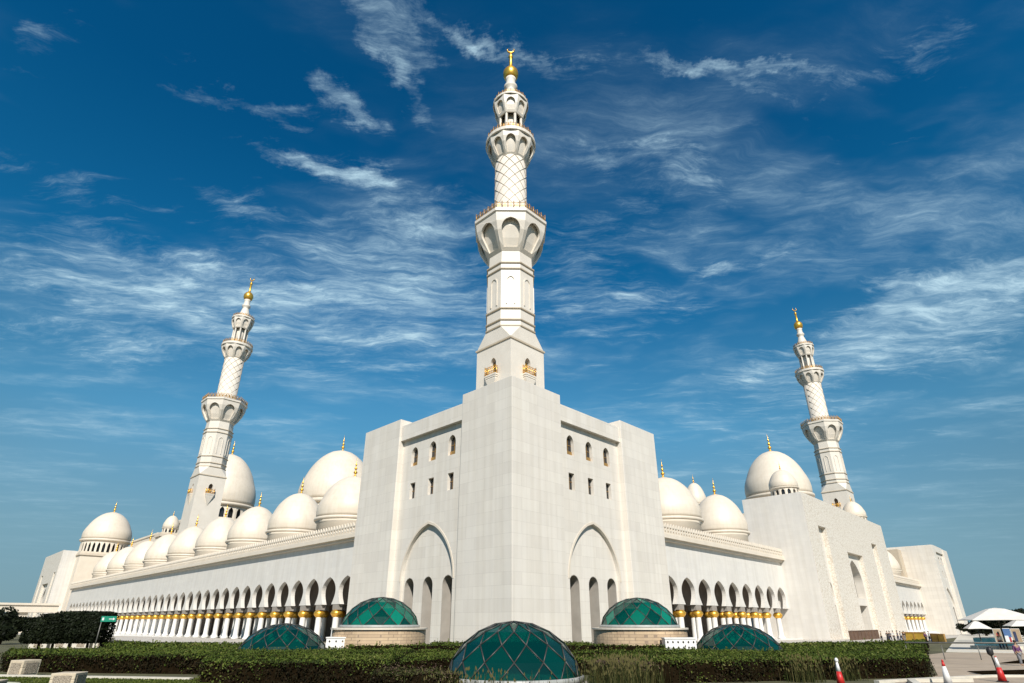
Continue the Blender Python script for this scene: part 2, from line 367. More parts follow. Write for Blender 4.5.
# ------------------------------------------------------------------ arcade wings
def column(root, loc, T, x, y):
    mb = MB(); lathe(mb, [(.72, -1.35), (.72, -1.0), (.55, -.85), (.50, -.5), (.47, 2.3), (.52, 2.45)], x, y, 12)
    c = mb.build('column', M['white'], root, sub(T, loc))
    mb = MB(); lathe(mb, [(.5, 2.4), (.62, 2.5), (.86, 2.8), (.90, 3.05), (.72, 3.3), (.55, 3.45)], x, y, 12)
    mb.build('capital', M['gold'], c, sub(T, loc))
    mb = MB(); box(mb, x-.85, x+.85, y-.34, y+.34, 3.45, 4.245); mb.build('impost_block', M['impost_shade'], c, sub(T, loc))
def wing(T, a0, a1, first, pitch, count, label, group, domes, name='arcade_wing', back=17, doms_r=(6, 5.5), rows=2):
    loc = T(a0, 2, 0); root = empty(name, loc, label, 'arcade', group)
    W = 2.0; B = 4.25
    outline = [(a0, B)]
    for k in range(count):
        cx = first+k*pitch
        outline += [p for p in reversed(arch(cx, 2.18, B, 6.25, 8.32, 8, wb=1.35, p=1.9, q=.75))]
    outline += [(a1, B), (a1, 13.4), (a0, 13.4)]
    mb = MB(); panel(mb, outline, [], (0, W, 0), (1, 0, 0), (0, 0, 1), (0, .7, 0))
    mb.build('wall', M['wall'], root, sub(T, loc))
    mb = MB(); box(mb, a0, a1, W-.55, W+1.8, 13.38, 13.75); box(mb, a0, a1, W-1.0, W+1.8, 13.753, 14.35)
    mb.build('cornice', M['cream'], root, sub(T, loc))
    mb = MB(); box(mb, a0, a1, W-.85, W-.55, 14.352, 14.6)
    nb = int((a1-a0)/.85)
    for i in range(nb):
        x = a0+.42+i*(a1-a0)/nb
        poly = [(x-.17, 14.6), (x+.17, 14.6), (x+.30, 14.95), (x+.16, 15.25), (x+.36, 15.5), (x+.22, 15.75), (x, 16.1), (x-.22, 15.75), (x-.36, 15.5), (x-.16, 15.25), (x-.30, 14.95)]
        panel(mb, poly, [], (0, W-.8, 0), (1, 0, 0), (0, 0, 1), (0, .2, 0))
    box(mb, a0, a1, W-.82, W-.56, 15.42, 15.56)
    mb.build('balustrade', M['cream'], root, sub(T, loc))
    mb = MB(); box(mb, a0, a1, W+1.803, back, 13.9, 14.3); box(mb, a0, a1, W+1.803, back-.5, 10.6, 10.9)
    mb.build('roof', M['cream'], root, sub(T, loc))
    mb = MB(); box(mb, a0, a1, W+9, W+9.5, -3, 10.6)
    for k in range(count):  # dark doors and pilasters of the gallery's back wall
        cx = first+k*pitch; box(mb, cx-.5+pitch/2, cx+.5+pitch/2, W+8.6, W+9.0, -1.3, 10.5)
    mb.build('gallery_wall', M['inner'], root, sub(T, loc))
    mb = MB(); box(mb, a0, a1, W-1.6, back, -3, -1.36); box(mb, a0, a1, W-2.6, W-1.6, -3, -1.75)
    mb.build('floor_plinth', M['white'], root, sub(T, loc))
    for k in range(count+1):
        cx = first+(k-.5)*pitch
        if cx < a0+.5 or cx > a1-.5: continue
        for yy in (W+.38, W+4.1): column(root, loc, T, cx, yy)
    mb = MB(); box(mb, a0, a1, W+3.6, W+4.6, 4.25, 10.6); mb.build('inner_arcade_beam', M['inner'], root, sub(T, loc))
    for i, a in enumerate(domes):
        r = doms_r[0] if i == 0 else doms_r[1]
        dome_on(root, loc, a, 9, 18.3, r, 8.9, 4.1, 1.0, T=T)
    return root
wing(SW, 33, 247, 37.2, 5.32, 39, 'long arcaded marble wing running away left of the corner tower under nine domes', 'arcade wings', [50.6, 72.2, 93.6, 114.6, 136.6, 159.0, 181.3, 204.0, 225.5])
wing(ID, 33, 84, 36.66, 5.57, 9, 'short arcaded marble wing between the corner tower and the carved portal, two domes', 'arcade wings', [50.8, 72.4])
wing(ID, 149.5, 218.7, 152.3, 5.8, 12, 'distant arcaded marble wing between the carved portal and the farthest corner tower', 'arcade wings', [160, 182, 204], doms_r=(5.5, 5.5))

# ------------------------------------------------------------------ carved portals
def portal(T, a, b, L, H, back, o1, o2, o3, label):
    loc = T(a, b, 0); root = empty('carved_portal', loc, label, 'portal', 'carved gateway blocks')
    z0 = -3.2
    mb = MB(); panel(mb, rect(a, a+L, z0, H), [rect(a+s, a+e, z0+.01, t) for s, e, t in (o1, o2, o3)], (0, b, 0), (1, 0, 0), (0, 0, 1), (0, 1.0, 0))
    mb.build('carved_front', M['carved'], root, sub(T, loc))
    mb = MB()
    panel(mb, rect(a+.6, a+L-.6, z0, H-.5), [arch(a+(o1[0]+o1[1])/2, 1.9, 6.6, 8.3, 10.1, 8), rect(a+(o1[0]+o1[1])/2-1.6, a+(o1[0]+o1[1])/2+1.6, z0+.02, 5),
                                    arch(a+(o2[0]+o2[1])/2, 5.0, 6.9, 10.5, 15.6, 12), rect(a+(o2[0]+o2[1])/2-4.2, a+(o2[0]+o2[1])/2+4.2, z0+.02, 5.3),
                                    arch(a+(o3[0]+o3[1])/2, 1.9, 6.6, 8.3, 10.1, 8), rect(a+(o3[0]+o3[1])/2-1.6, a+(o3[0]+o3[1])/2+1.6, z0+.02, 5)],
          (0, b+1.003, 0), (1, 0, 0), (0, 0, 1), (0, 1.8, 0))
    mb.build('inner_wall', M['tower'], root, sub(T, loc))
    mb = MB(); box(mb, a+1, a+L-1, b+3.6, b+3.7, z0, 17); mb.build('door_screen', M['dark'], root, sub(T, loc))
    mb = MB(); panel(mb, rect(b+.02, back, z0, H-.02), [], (a-.003, 0, 0), (0, 1, 0), (0, 0, 1), (.6, 0, 0))
    panel(mb, rect(b+.02, back, z0, H-.02), [], (a+L-.6, 0, 0), (0, 1, 0), (0, 0, 1), (.603, 0, 0))
    box(mb, a+.6, a+L-.6, b+2.9, back, H-.49, H-.03); box(mb, a+.6, a+L-.6, back-.6, back, z0, H-.5)
    mb.build('side_wall', M['wall'], root, sub(T, loc))
    for cx, cw in ((a+(o1[0]-.5)/2, o1[0]-1.2), (a+L-(L-o3[1]-.5)/2, L-o3[1]-1.2), (a+(o2[0]+o2[1])/2, 4.0)):
        pass
    return root, loc
rp, rloc = portal(ID, 84, -4.9, 65.5, 27.5, 8, (6.9, 12.2, 21.2), (24.9, 37.4, 17), (49.2, 54.4, 21.2), 'tall carved marble gateway block right of the short arcade, two small domes on top')
dome_on(rp, rloc, 88.3, -.2, 29.2, 3.0, 4.7, 1.7, .55, slots=14)
dome_on(rp, rloc, 141.5, -.6, 29.2, 3.0, 4.9, 1.7, .5, slots=14)
portal(SW, 262, -2.4, 42, 29.6, 6, (3.5, 7.5, 21), (13.5, 27.5, 17), (33, 37, 21), 'far left carved marble gateway block beyond the end of the long arcade')

# ------------------------------------------------------------------ domed halls behind
def hall(x, y, hx, hy, top, drumz, R, H, fin, slots, label, name='domed_hall', drum=None, base=14, mat='cream'):
    loc = (x, y, 0); root = empty(name, loc, label, 'domed hall', 'domed halls behind the arcades')
    mb = MB(); box(mb, x-hx, x+hx, y-hy, y+hy, -2, top-1.6); mb.build('hall_block', M[mat], root, sub(ID, loc))
    mb = MB(); box(mb, x-hx-.5, x+hx+.5, y-hy-.5, y+hy+.5, top-1.59, top-.7); box(mb, x-hx-.2, x+hx+.2, y-hy-.2, y+hy+.2, top-.695, top)
    mb.build('cornice', M['dome'], root, sub(ID, loc))
    dome_on(root, loc, x, y, drumz, R, H, drumz-top, fin, slots=slots)
    return root, loc
hall(127, 14.3, 12, 9, 29.9, 34.4, 8.9, 14.9, 1.5, 26, 'large cream domed hall rising behind the right carved gateway')
hall(74, 177.5, 19, 19, 40, 46, 15.7, 25.6, 2.0, 30, 'biggest domed prayer hall, showing above the near end of the long arcade')
hall(49.4, 241, 15, 15, 44.5, 50.6, 13.9, 26.9, 2.0, 22, 'domed hall just right of the left minaret, dark windows in its drum')
hall(13.2, 271, 10.5, 15.5, 29.2, 34.6, 9.3, 13.9, 1.5, 30, 'domed hall at the far left end of the long arcade')
hall(132.5, 43.0, 4.5, 4.5, 34.5, 37.3, 3.5, 7.9, .8, 12, 'slim turret with a tiny dome between the two domes of the short arcade', 'domed_turret')
hall(24.0, 218, 3.6, 3.6, 34.6, 36.5, 2.9, 5.4, .6, 12, 'slim turret with a tiny dome left of the left minaret', 'domed_turret')
mb = MB(); box(mb, 21, 23.5, 222, 262, -2, 34.4); box(mb, 20.7, 23.8, 221.9, 262, 34.41, 35.2)
tag(mb.build('courtyard_wall', M['cream']), 'plain cream wall top rising from the far domes to the tiny left turret', 'wall')
mb = MB(); loc = (206, 4.5, 0); root = empty('stair_block', loc, 'small tan block with an arched window beside the farthest corner tower', 'building')
panel(mb, rect(4.5, 16, -2, 27), [arch(7.4, .9, 20.5, 22.2, 23.3)], (213, 0, 0), (0, 1, 0), (0, 0, 1), (.6, 0, 0)); box(mb, 213.6, 218.6, 4.5, 16, -2, 27)
mb.build('wall', M['trim'], root, sub(ID, loc))
mb = MB(); box(mb, 213.5, 213.56, 6.3, 8.5, 20.3, 23.4); mb.build('window', M['dark'], root, sub(ID, loc))

# ------------------------------------------------------------------ minarets
def niche_ring(mb, n, r0, z0, r1, z1, a0, aw=.34, th=.35, top=.86, foot=.16):
    "flaring corbel ring, one pointed niche per face"
    for k in range(n):
        a, b = a0+2*PI*k/n, a0+2*PI*(k+1)/n
        B0 = Vector((r0*math.cos(a), r0*math.sin(a), z0)); B1 = Vector((r0*math.cos(b), r0*math.sin(b), z0))
        T0 = Vector((r1*math.cos(a), r1*math.sin(a), z1)); T1 = Vector((r1*math.cos(b), r1*math.sin(b), z1))
        nv = (B1-B0).cross(T0-B0).normalized()*-th
        hole = arch(.5, aw, foot, .52, top, 8, p=2, q=.6)
        loops = [[(0, 0), (.5, 0), (1, 0), (1, .25), (1, .5), (1, .75), (1, 1), (.5, 1), (0, 1), (0, .75), (0, .5), (0, .25)], hole]
        tris = tessellate_polygon([[Vector((p[0], p[1], 0)) for p in l] for l in loops])
        pts = [p for l in loops for p in l]
        def bl(p):
            # a flare that starts steep and opens towards the top
            f = p[1]; w = 1-(1-f)**1.9
            q = (B0.lerp(B1, p[0])).lerp(T0.lerp(T1, p[0]), w); q.z = z0+(z1-z0)*f; return q
        fr = [bl(p) for p in pts]; bk = [p+nv for p in fr]; m = len(pts)
        fs = [tuple(t) for t in tris]+[tuple(m+i for i in reversed(t)) for t in tris]
        s = 0
        for l in loops:
            q = len(l)
            for i in range(q): fs.append((s+i, s+(i+1) % q, m+s+(i+1) % q, m+s+i))
            s += q
        mb.add(fr+bk, fs)
def rail_ring(mb, n, r, z, h, a0, posts=4, th=.12):
    for k in range(n):
        a, b = a0+2*PI*k/n, a0+2*PI*(k+1)/n
        p, q = Vector((r*math.cos(a), r*math.sin(a), z)), Vector((r*math.cos(b), r*math.sin(b), z))
        for i in range(posts):
            c = p.lerp(q, i/posts); tube(mb, [c, c+Vector((0, 0, h*1.18))], th, 5)
        for hh in (.12, .5, .95): tube(mb, [p+Vector((0, 0, h*hh)), q+Vector((0, 0, h*hh))], th*.55, 4)
        m = p.lerp(q, .5); u = (q-p).normalized()*((q-p).length*.5)
        o = u.cross(Vector((0, 0, 1))).normalized()*.03
        for i in range(posts):  # pierced infill plates
            c = p.lerp(q, (i+.5)/posts); w = (q-p)/posts*.30
            mb.add([c-w+Vector((0, 0, h*.2)), c+w+Vector((0, 0, h*.2)), c+w*.5+Vector((0, 0, h*.85)), c-w*.5+Vector((0, 0, h*.85))], [(0, 1, 2, 3)])
def minaret(x, y, s, label):
    root = empty('minaret', (x, y, 0), label, 'minaret', 'three marble minarets with gilded tips'); root.scale = (s, s, s)
    o8 = PI/8
    def P(mb, n, m, p=root): return mb.build(n, M[m], p)
    h = 4.05
    mb = MB()
    # square base with a doorway on each face
    for (u, nv, o) in (((1, 0, 0), (0, .8, 0), (0, -h, 0)), ((0, 1, 0), (.8, 0, 0), (-h, 0, 0)), ((1, 0, 0), (0, -.8, 0), (0, h, 0)), ((0, 1, 0), (-.8, 0, 0), (h, 0, 0))):
        e = h if u[0] else h-.803
        panel(mb, rect(-e, e, -1, 44.2), [arch(0, .66, 38.9, 40.9, 41.9, 8)], o, u, (0, 0, 1), nv)
    P(mb, 'square_base', 'minaret')
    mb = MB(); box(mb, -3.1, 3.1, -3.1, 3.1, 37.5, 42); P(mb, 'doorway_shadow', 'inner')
    mb = MB(); box(mb, -h-.18, h+.18, -h-.18, h+.18, 44.2, 44.5); P(mb, 'band', 'trim')
    # chamfer from square to octagon
    mb = MB(); R8 = 4.45
    sq = [(h, h), (-h, h), (-h, -h), (h, -h)]; oc = [(R8*math.cos(o8+k*PI/4), R8*math.sin(o8+k*PI/4)) for k in range(8)]
    vs = [(a, b, 44.5) for a, b in sq]+[(a, b, 47.3) for a, b in oc]; fs = []
    # octagon vertex order: 0 at 22.5deg ...; square corner at 45deg lies between octagon 0 and 1
    for q in range(4):
        i0, i1 = 4+2*q, 4+(2*q+1) % 8; fs.append((q, i0, i1)); fs.append((q, i1, 4+(2*q+2) % 8, (q+1) % 4))
    fs.append((4, 5, 6, 7, 8, 9, 10, 11)); mb.add(vs, fs); P(mb, 'chamfered_shoulder', 'minaret')
    mb = MB(); lathe(mb, [(4.4, 47.3), (4.4, 60.0), (4.2, 60.1), (4.0, 66)], n=8, a0=o8, smooth=False)
    P(mb, 'octagonal_shaft', 'minaret')
    for z, t in ((47.2, .3), (48.4, .28), (50.6, .3), (58.65, .28), (59.9, .3)):
        mb = MB(); lathe(mb, [(4.62, z), (4.66, z+t*.6), (4.45, z+t)], n=8, a0=o8, smooth=False); P(mb, 'moulding', 'trim')
    mb = MB()
    for k in range(8):  # blind arched niches on each side
        a = k*PI/4; ap = 4.4*math.cos(PI/8); u = Vector((-math.sin(a), math.cos(a), 0)); nr = Vector((math.cos(a), math.sin(a), 0))
        out = arch(0, .80, 51.6, 56.4, 57.4, 8); inn = arch(0, .62, 51.6, 56.35, 57.15, 8)
        panel(mb, out[:-1]+out[-1:]+list(reversed(inn)), [], nr*(ap+.003), u, (0, 0, 1), nr*.14)
    P(mb, 'blind_arch', 'minaret')
    # lower balcony
    mb = MB(); niche_ring(mb, 8, 4.1, 62.6, 6.95, 69.3, o8, aw=.34, th=.55, top=.85, foot=.10)
    lathe(mb, [(3.9, 62.7), (5.0, 65.0), (5.75, 67.2), (6.0, 69.2)], n=8, a0=o8, smooth=False, cap=False)
    lathe(mb, [(6.9, 69.3), (7.2, 69.5), (7.2, 70.1), (3, 70.12)], n=8, a0=o8, smooth=False, cap=False)
    P(mb, 'balcony', 'minaret')
    mb = MB(); rail_ring(mb, 8, 6.95, 70.1, 1.4, o8, 5, .085); P(mb, 'balustrade', 'bronze')
    # round shaft with raised lattice
    mb = MB(); lathe(mb, [(3.35, 70.0), (3.35, 70.8), (3.14, 71.0), (3.05, 89.5)], n=32); s_ = P(mb, 'round_shaft', 'minaret')
    mb = MB()
    for sg in (-1, 1):
        for k in range(9):
            pts = []
            for i in range(31):
                t = i/30; a = 2*PI*k/9+sg*(t*17.0/23)*2*PI; pts.append((3.12*math.cos(a), 3.12*math.sin(a), 71.2+17.0*t))
            tube(mb, pts, .055, 4)
    P(mb, 'lattice', 'trim', s_)
    # upper balcony
    mb = MB(); niche_ring(mb, 10, 3.1, 86.4, 5.0, 91.0, math.radians(27), aw=.34, th=.45, top=.85, foot=.10)
    lathe(mb, [(2.9, 86.5), (3.8, 88.6), (4.2, 90.9)], n=24, cap=False)
    lathe(mb, [(4.9, 91.0), (5.15, 91.15), (5.15, 91.9), (2, 91.92)], n=32, smooth=False, cap=False)
    P(mb, 'balcony', 'minaret')
    mb = MB(); rail_ring(mb, 16, 4.9, 91.9, 1.15, 0, 2, .075); P(mb, 'balustrade', 'bronze')
    # lantern
    mb = MB(); lathe(mb, [(1.5, 91.9), (1.5, 101)], n=12); P(mb, 'lantern_core', 'minaret')
    for k in range(8):
        a = k*PI/4+PI/8; mb = MB(); lathe(mb, [(.42, 91.9), (.42, 93.0), (.30, 93.2), (.30, 98.4), (.42, 98.8), (.42, 99.6)], 2.3*math.cos(a), 2.3*math.sin(a), 8)
        P(mb, 'lantern_column', 'minaret')
    mb = MB(); niche_ring(mb, 8, 2.75, 98.6, 3.75, 102.6, o8, aw=.33, th=.3, top=.85, foot=.12)
    lathe(mb, [(2.4, 98.7), (3.0, 100.5), (3.35, 102.5)], n=8, a0=o8, smooth=False, cap=False)
    lathe(mb, [(3.65, 102.6), (3.8, 102.7), (3.8, 103.2), (1, 103.22)], n=24, smooth=False, cap=False)
    P(mb, 'crown_gallery', 'minaret')
    mb = MB(); rail_ring(mb, 12, 3.6, 103.2, .9, 0, 2, .07); P(mb, 'balustrade', 'bronze')
    mb = MB(); lathe(mb, [(2.1, 103.2), (1.9, 104.6), (1.5, 106.0), (1.15, 107.3), (1.0, 107.9), (1.4, 108.3), (1.45, 108.9), (1.0, 109.5), (1.0, 110.9), (1.15, 111.3)], n=20); P(mb, 'neck', 'minaret')
    mb = MB(); lathe(mb, [(.9, 111.1), (1.4, 111.7), (1.68, 112.6), (1.62, 113.5), (1.15, 114.3), (.5, 114.8), (.38, 115.4), (.34, 118.2), (.55, 118.5), (.45, 118.9), (.18, 119.2), (.15, 119.8)], n=20)
    pts = [(.0+.78*math.sin(t), 0, 120.75-.78*math.cos(t)) for t in [2*PI*i/18 for i in range(-7, 8)]]
    tube(mb, [(p[0]*RX, p[0]*RY, p[2]) for p in pts], [.03, .07, .11, .14, .17, .19, .2, .21, .2, .19, .17, .14, .11, .07, .03], 6)
    P(mb, 'finial', 'gold')
    # four corbelled doorway balconies
    for k in range(4):
        a = k*PI/2; u = Vector((-math.sin(a), math.cos(a), 0)); nr = Vector((math.cos(a), math.sin(a), 0))
        mb = MB()
        def bx(u0, u1, n0, n1, z0, z1, z0b=None):
            z0b = z0 if z0b is None else z0b
            q = [(u0, n0, z0b), (u1, n0, z0b), (u1, n1, z0), (u0, n1, z0), (u0, n0, z1), (u1, n0, z1), (u1, n1, z1), (u0, n1, z1)]
            mb.add([u*i+nr*(h+j)+Vector((0, 0, z)) for i, j, z in q], [(0, 3, 2, 1), (4, 5, 6, 7), (0, 1, 5, 4), (1, 2, 6, 5), (2, 3, 7, 6), (3, 0, 4, 7)])
        bx(-1.3, 1.3, .003, .75, 38.4, 38.65); bx(-1.2, 1.2, .004, .68, 38.1, 38.397); bx(-1.1, 1.1, .005, .60, 37.8, 38.097)
        A_ = [u*i+nr*(h+j)+Vector((0, 0, z)) for i, j, z in ((-1.1, .005, 37.79), (1.1, .005, 37.79), (1.1, .60, 37.79), (-1.1, .60, 37.79), (0, .005, 34.8))]
        mb.add(A_, [(0, 1, 2, 3), (0, 4, 1), (1, 4, 2), (2, 4, 3), (3, 4, 0)])
        bal = P(mb, 'doorway_balcony', 'minaret')
        mb = MB()
        c = [u*-1.2+nr*(h+.05), u*-1.2+nr*(h+.68), u*1.2+nr*(h+.68), u*1.2+nr*(h+.05)]
        for i in range(3):
            for t in ([0, .17, .33, .5, .67, .83, 1] if i == 1 else [0, .5]):
                p = c[i].lerp(c[i+1], t); tube(mb, [p+Vector((0, 0, 38.65)), p+Vector((0, 0, 40.25 if t in (0, 1) else 40.0))], .07 if t in (0, 1) else .05, 5)
            for zz in (38.85, 39.2, 39.6, 39.98): tube(mb, [c[i]+Vector((0, 0, zz)), c[i+1]+Vector((0, 0, zz))], .055, 4)
        P(mb, 'railing', 'gold', bal)
    return root
minaret(16.35, 16.35, 1.0, 'tallest-looking marble minaret, rising centre of the picture behind the corner tower')
minaret(20, 171.4, 1.105, 'left marble minaret leaning in the view, beside the domes of the long arcade')
minaret(180, 12, 1.0, 'right marble minaret leaning in the view, behind the right carved gateway')

# ------------------------------------------------------------------ left canopy
loc = (-10, 234, 0); root = empty('entrance_canopy', loc, 'flat cream canopy on tapering piers at the far left, dark trees under it', 'canopy')
mb = MB(); box(mb, -60, -2.2, 236, 244, 5.0, 7.4); box(mb, -60, -1.8, 235.5, 244.5, 7.41, 8.1); mb.build('roof_slab', M['cream'], root, sub(ID, loc))
for xx in (-12.5, -36):
    mb = MB(); prism(mb, [(xx-1.6, 237), (xx+1.9, 237), (xx+1.9, 239.5), (xx-1.6, 239.5)], -3, 5.0); mb.build('pier', M['cream'], root, sub(ID, loc))

# ------------------------------------------------------------------ glass domes
def glass_dome(g, r, zb, R, H, ped, label, seed):
    x, y = gr(g, r); loc = (x, y, zb); rd = random.Random(seed)
    root = empty('glass_dome', loc, label, 'glass dome', 'green glass garden domes')
    K, Rn = 14, 5
    phi_max = math.acos(1/(1+.0))+PI/2*.97
    def pt(k, j, off=0.0):
        t = j/Rn; a = 2*PI*(k+(j % 2)*.5)/K
        ph = t*PI/2*.90; rr = (R+off)*math.sin(ph)/math.sin(PI/2*.90); zz = (H+off)*(math.cos(ph)-math.cos(PI/2*.90))/(1-math.cos(PI/2*.90))
        return Vector((rr*math.cos(a), rr*math.sin(a), zz))
    me = MB(); tints = []
    def face(ps):
        me.add(ps, [tuple(range(len(ps)))]); tints.extend([min(1, max(0, rd.gauss(.45, .22)))])
    ribs = []
    for j in range(1, Rn):
        for k in range(K):
            k2 = k+(0 if j % 2 == 0 else 1)
            a, b = pt(k, j), pt(k+1, j)
            # diamond with corners pt(k,j), pt(k+1,j), above and below
            up = pt(k2, j-1) if j > 1 else pt(0, 0)
            dn = pt(k2, j+1)
            top = pt(k2, j-1)
            if j == 1: face([Vector((0, 0, H)), a, b])
            face([a, b, dn])
            if j > 1: face([a, top, b])
            ribs += [(a, dn), (b, dn)]
            if j == 1: ribs.append((Vector((0, 0, H)), a))
    for k in range(K): face([pt(k, Rn), pt(k, Rn-1) if Rn % 2 == (Rn-1) % 2 else pt(k+(1 if Rn % 2 else 0), Rn-1), pt(k+1, Rn)])
    # merge each up/down triangle pair into one flat-tinted diamond
    o = me.build('glass_pane', M['glass'], root)
    at = o.data.attributes.new('tint', 'FLOAT', 'FACE')
    key = {}
    vals = []; br_ = 1.0 if ped else .62
    for p in o.data.polygons:
        c = p.center; a = math.atan2(c.y, c.x); rr = math.hypot(c.x, c.y)
        vals.append(rd.random()*.55+.18 if p.index % 2 else .18+.55*((math.sin(a*37.1+rr*13.7)*43758.5) % 1))
    # adjacent triangles across a level line share one pane
    lev = {}
    for p in o.data.polygons:
        vs = [o.data.vertices[i].co for i in p.vertices]
        best = None
        for i in range(3):
            for j in range(i+1, 3):
                if abs(vs[i].z-vs[j].z) < 1e-4:
                    m_ = (vs[i]+vs[j])/2; best = (round(m_.x, 2), round(m_.y, 2), round(m_.z, 2))
        if best is not None:
            lev.setdefault(best, vals[p.index]); vals[p.index] = lev[best]
    at.data.foreach_set('value', [min(1, v*1.3) if ped else v*.72 for v in vals])
    mb = MB()
    for a, b in ribs:
        a2, b2 = a*1.006, b*1.006
        tube(mb, [a2, b2], .036*R/3.5, 5)
    mb.build('lattice_frame', M['frame'], root)
    mb = MB(); lathe(mb, [(R+.02, -.12), (R+.12, -.10), (R+.12, .10), (R+.02, .14)], n=56, cap=False); mb.build('base_ring', M['rim'], root)
    mb = MB(); lathe(mb, [(R*.1, -.3), (R*.98, -.3), (R*.98, -.05), (R*.5, .0), (.05, .02)], n=32); mb.build('inner_floor', M['white'], root)
    if ped:
        mb = MB(); lathe(mb, [(R+.7, -3.5), (R+.7, -.25)], n=48, smooth=False); mb.build('stone_drum', M['plinth'], root)
        mb = MB(); lathe(mb, [(R+.85, -.245), (R+.85, -.11), (R*.9, -.10)], n=48, smooth=False); mb.build('coping', M['cream'], root)
    else:
        mb = MB(); lathe(mb, [(R+.28, -1.2), (R+.28, -.2), (R, -.13)], n=48, smooth=False); mb.build('kerb', M['dim_stone'], root)
    root.rotation_euler[2] = AZ
    return root
glass_dome(33.0, .1, -.93, 3.55, 2.68, 0, 'nearest green glass dome, in the middle foreground', 1)
glass_dome(52.0, -19.3, -.85, 3.65, 2.45, 0, 'low green glass dome sunk in the hedge in front of the long arcade', 2)
glass_dome(53.0, 19.4, -.85, 3.65, 2.42, 0, 'low green glass dome sunk in the hedge in front of the short arcade', 3)
glass_dome(57.5, -12.45, 1.35, 3.6, 2.55, 1, 'green glass dome on a honey stone drum before the tower left front', 4)
glass_dome(57.5, 12.0, 1.35, 3.6, 2.5, 1, 'green glass dome on a honey stone drum before the tower right front', 5)

# ------------------------------------------------------------------ leaves
def leaves(name, mat, P, Nn, size, parent=None, tint=None, squash=1.0, loc=None):
    "one small quad per point, turned at random about the given normals"
    n = len(P); P = np.asarray(P, float); Nn = np.asarray(Nn, float)
    d = Nn+rng.normal(0, .55, (n, 3)); d /= np.linalg.norm(d, axis=1)[:, None]+1e-9
    t = np.cross(d, rng.normal(0, 1, (n, 3))); t /= np.linalg.norm(t, axis=1)[:, None]+1e-9
    b = np.cross(d, t); s = size*rng.uniform(.6, 1.35, n)[:, None]
    if loc is not None: P = P-np.asarray(loc, float)
    V = np.stack([P-t*s*.5, P-b*s*.28*squash, P+t*s*.5, P+b*s*.28*squash], 1).reshape(-1, 3)
    me = bpy.data.meshes.new(name); me.vertices.add(4*n); me.vertices.foreach_set('co', V.ravel().astype('f'))
    me.loops.add(4*n); me.loops.foreach_set('vertex_index', np.arange(4*n, dtype='i'))
    me.polygons.add(n); me.polygons.foreach_set('loop_start', np.arange(0, 4*n, 4, dtype='i')); me.polygons.foreach_set('loop_total', np.full(n, 4, 'i'))
    me.update(calc_edges=True)
    at = me.attributes.new('tint', 'FLOAT', 'FACE'); tint = rng.beta(2, 2.2, n) if tint is None else tint
    at.data.foreach_set('value', np.clip(tint, 0, 1).astype('f'))
    me.materials.append(mat); o = bpy.data.objects.new(name, me); C.objects.link(o)
    if parent is not None: o.parent = parent
    return o
def vnoise(P, sc, seed=0):
    r = np.random.default_rng(seed); out = np.zeros(len(P))
    for _ in range(7):
        k = r.normal(0, 1, 3)*sc; out += np.sin(P@k+r.uniform(0, 6.28))
    return out/7
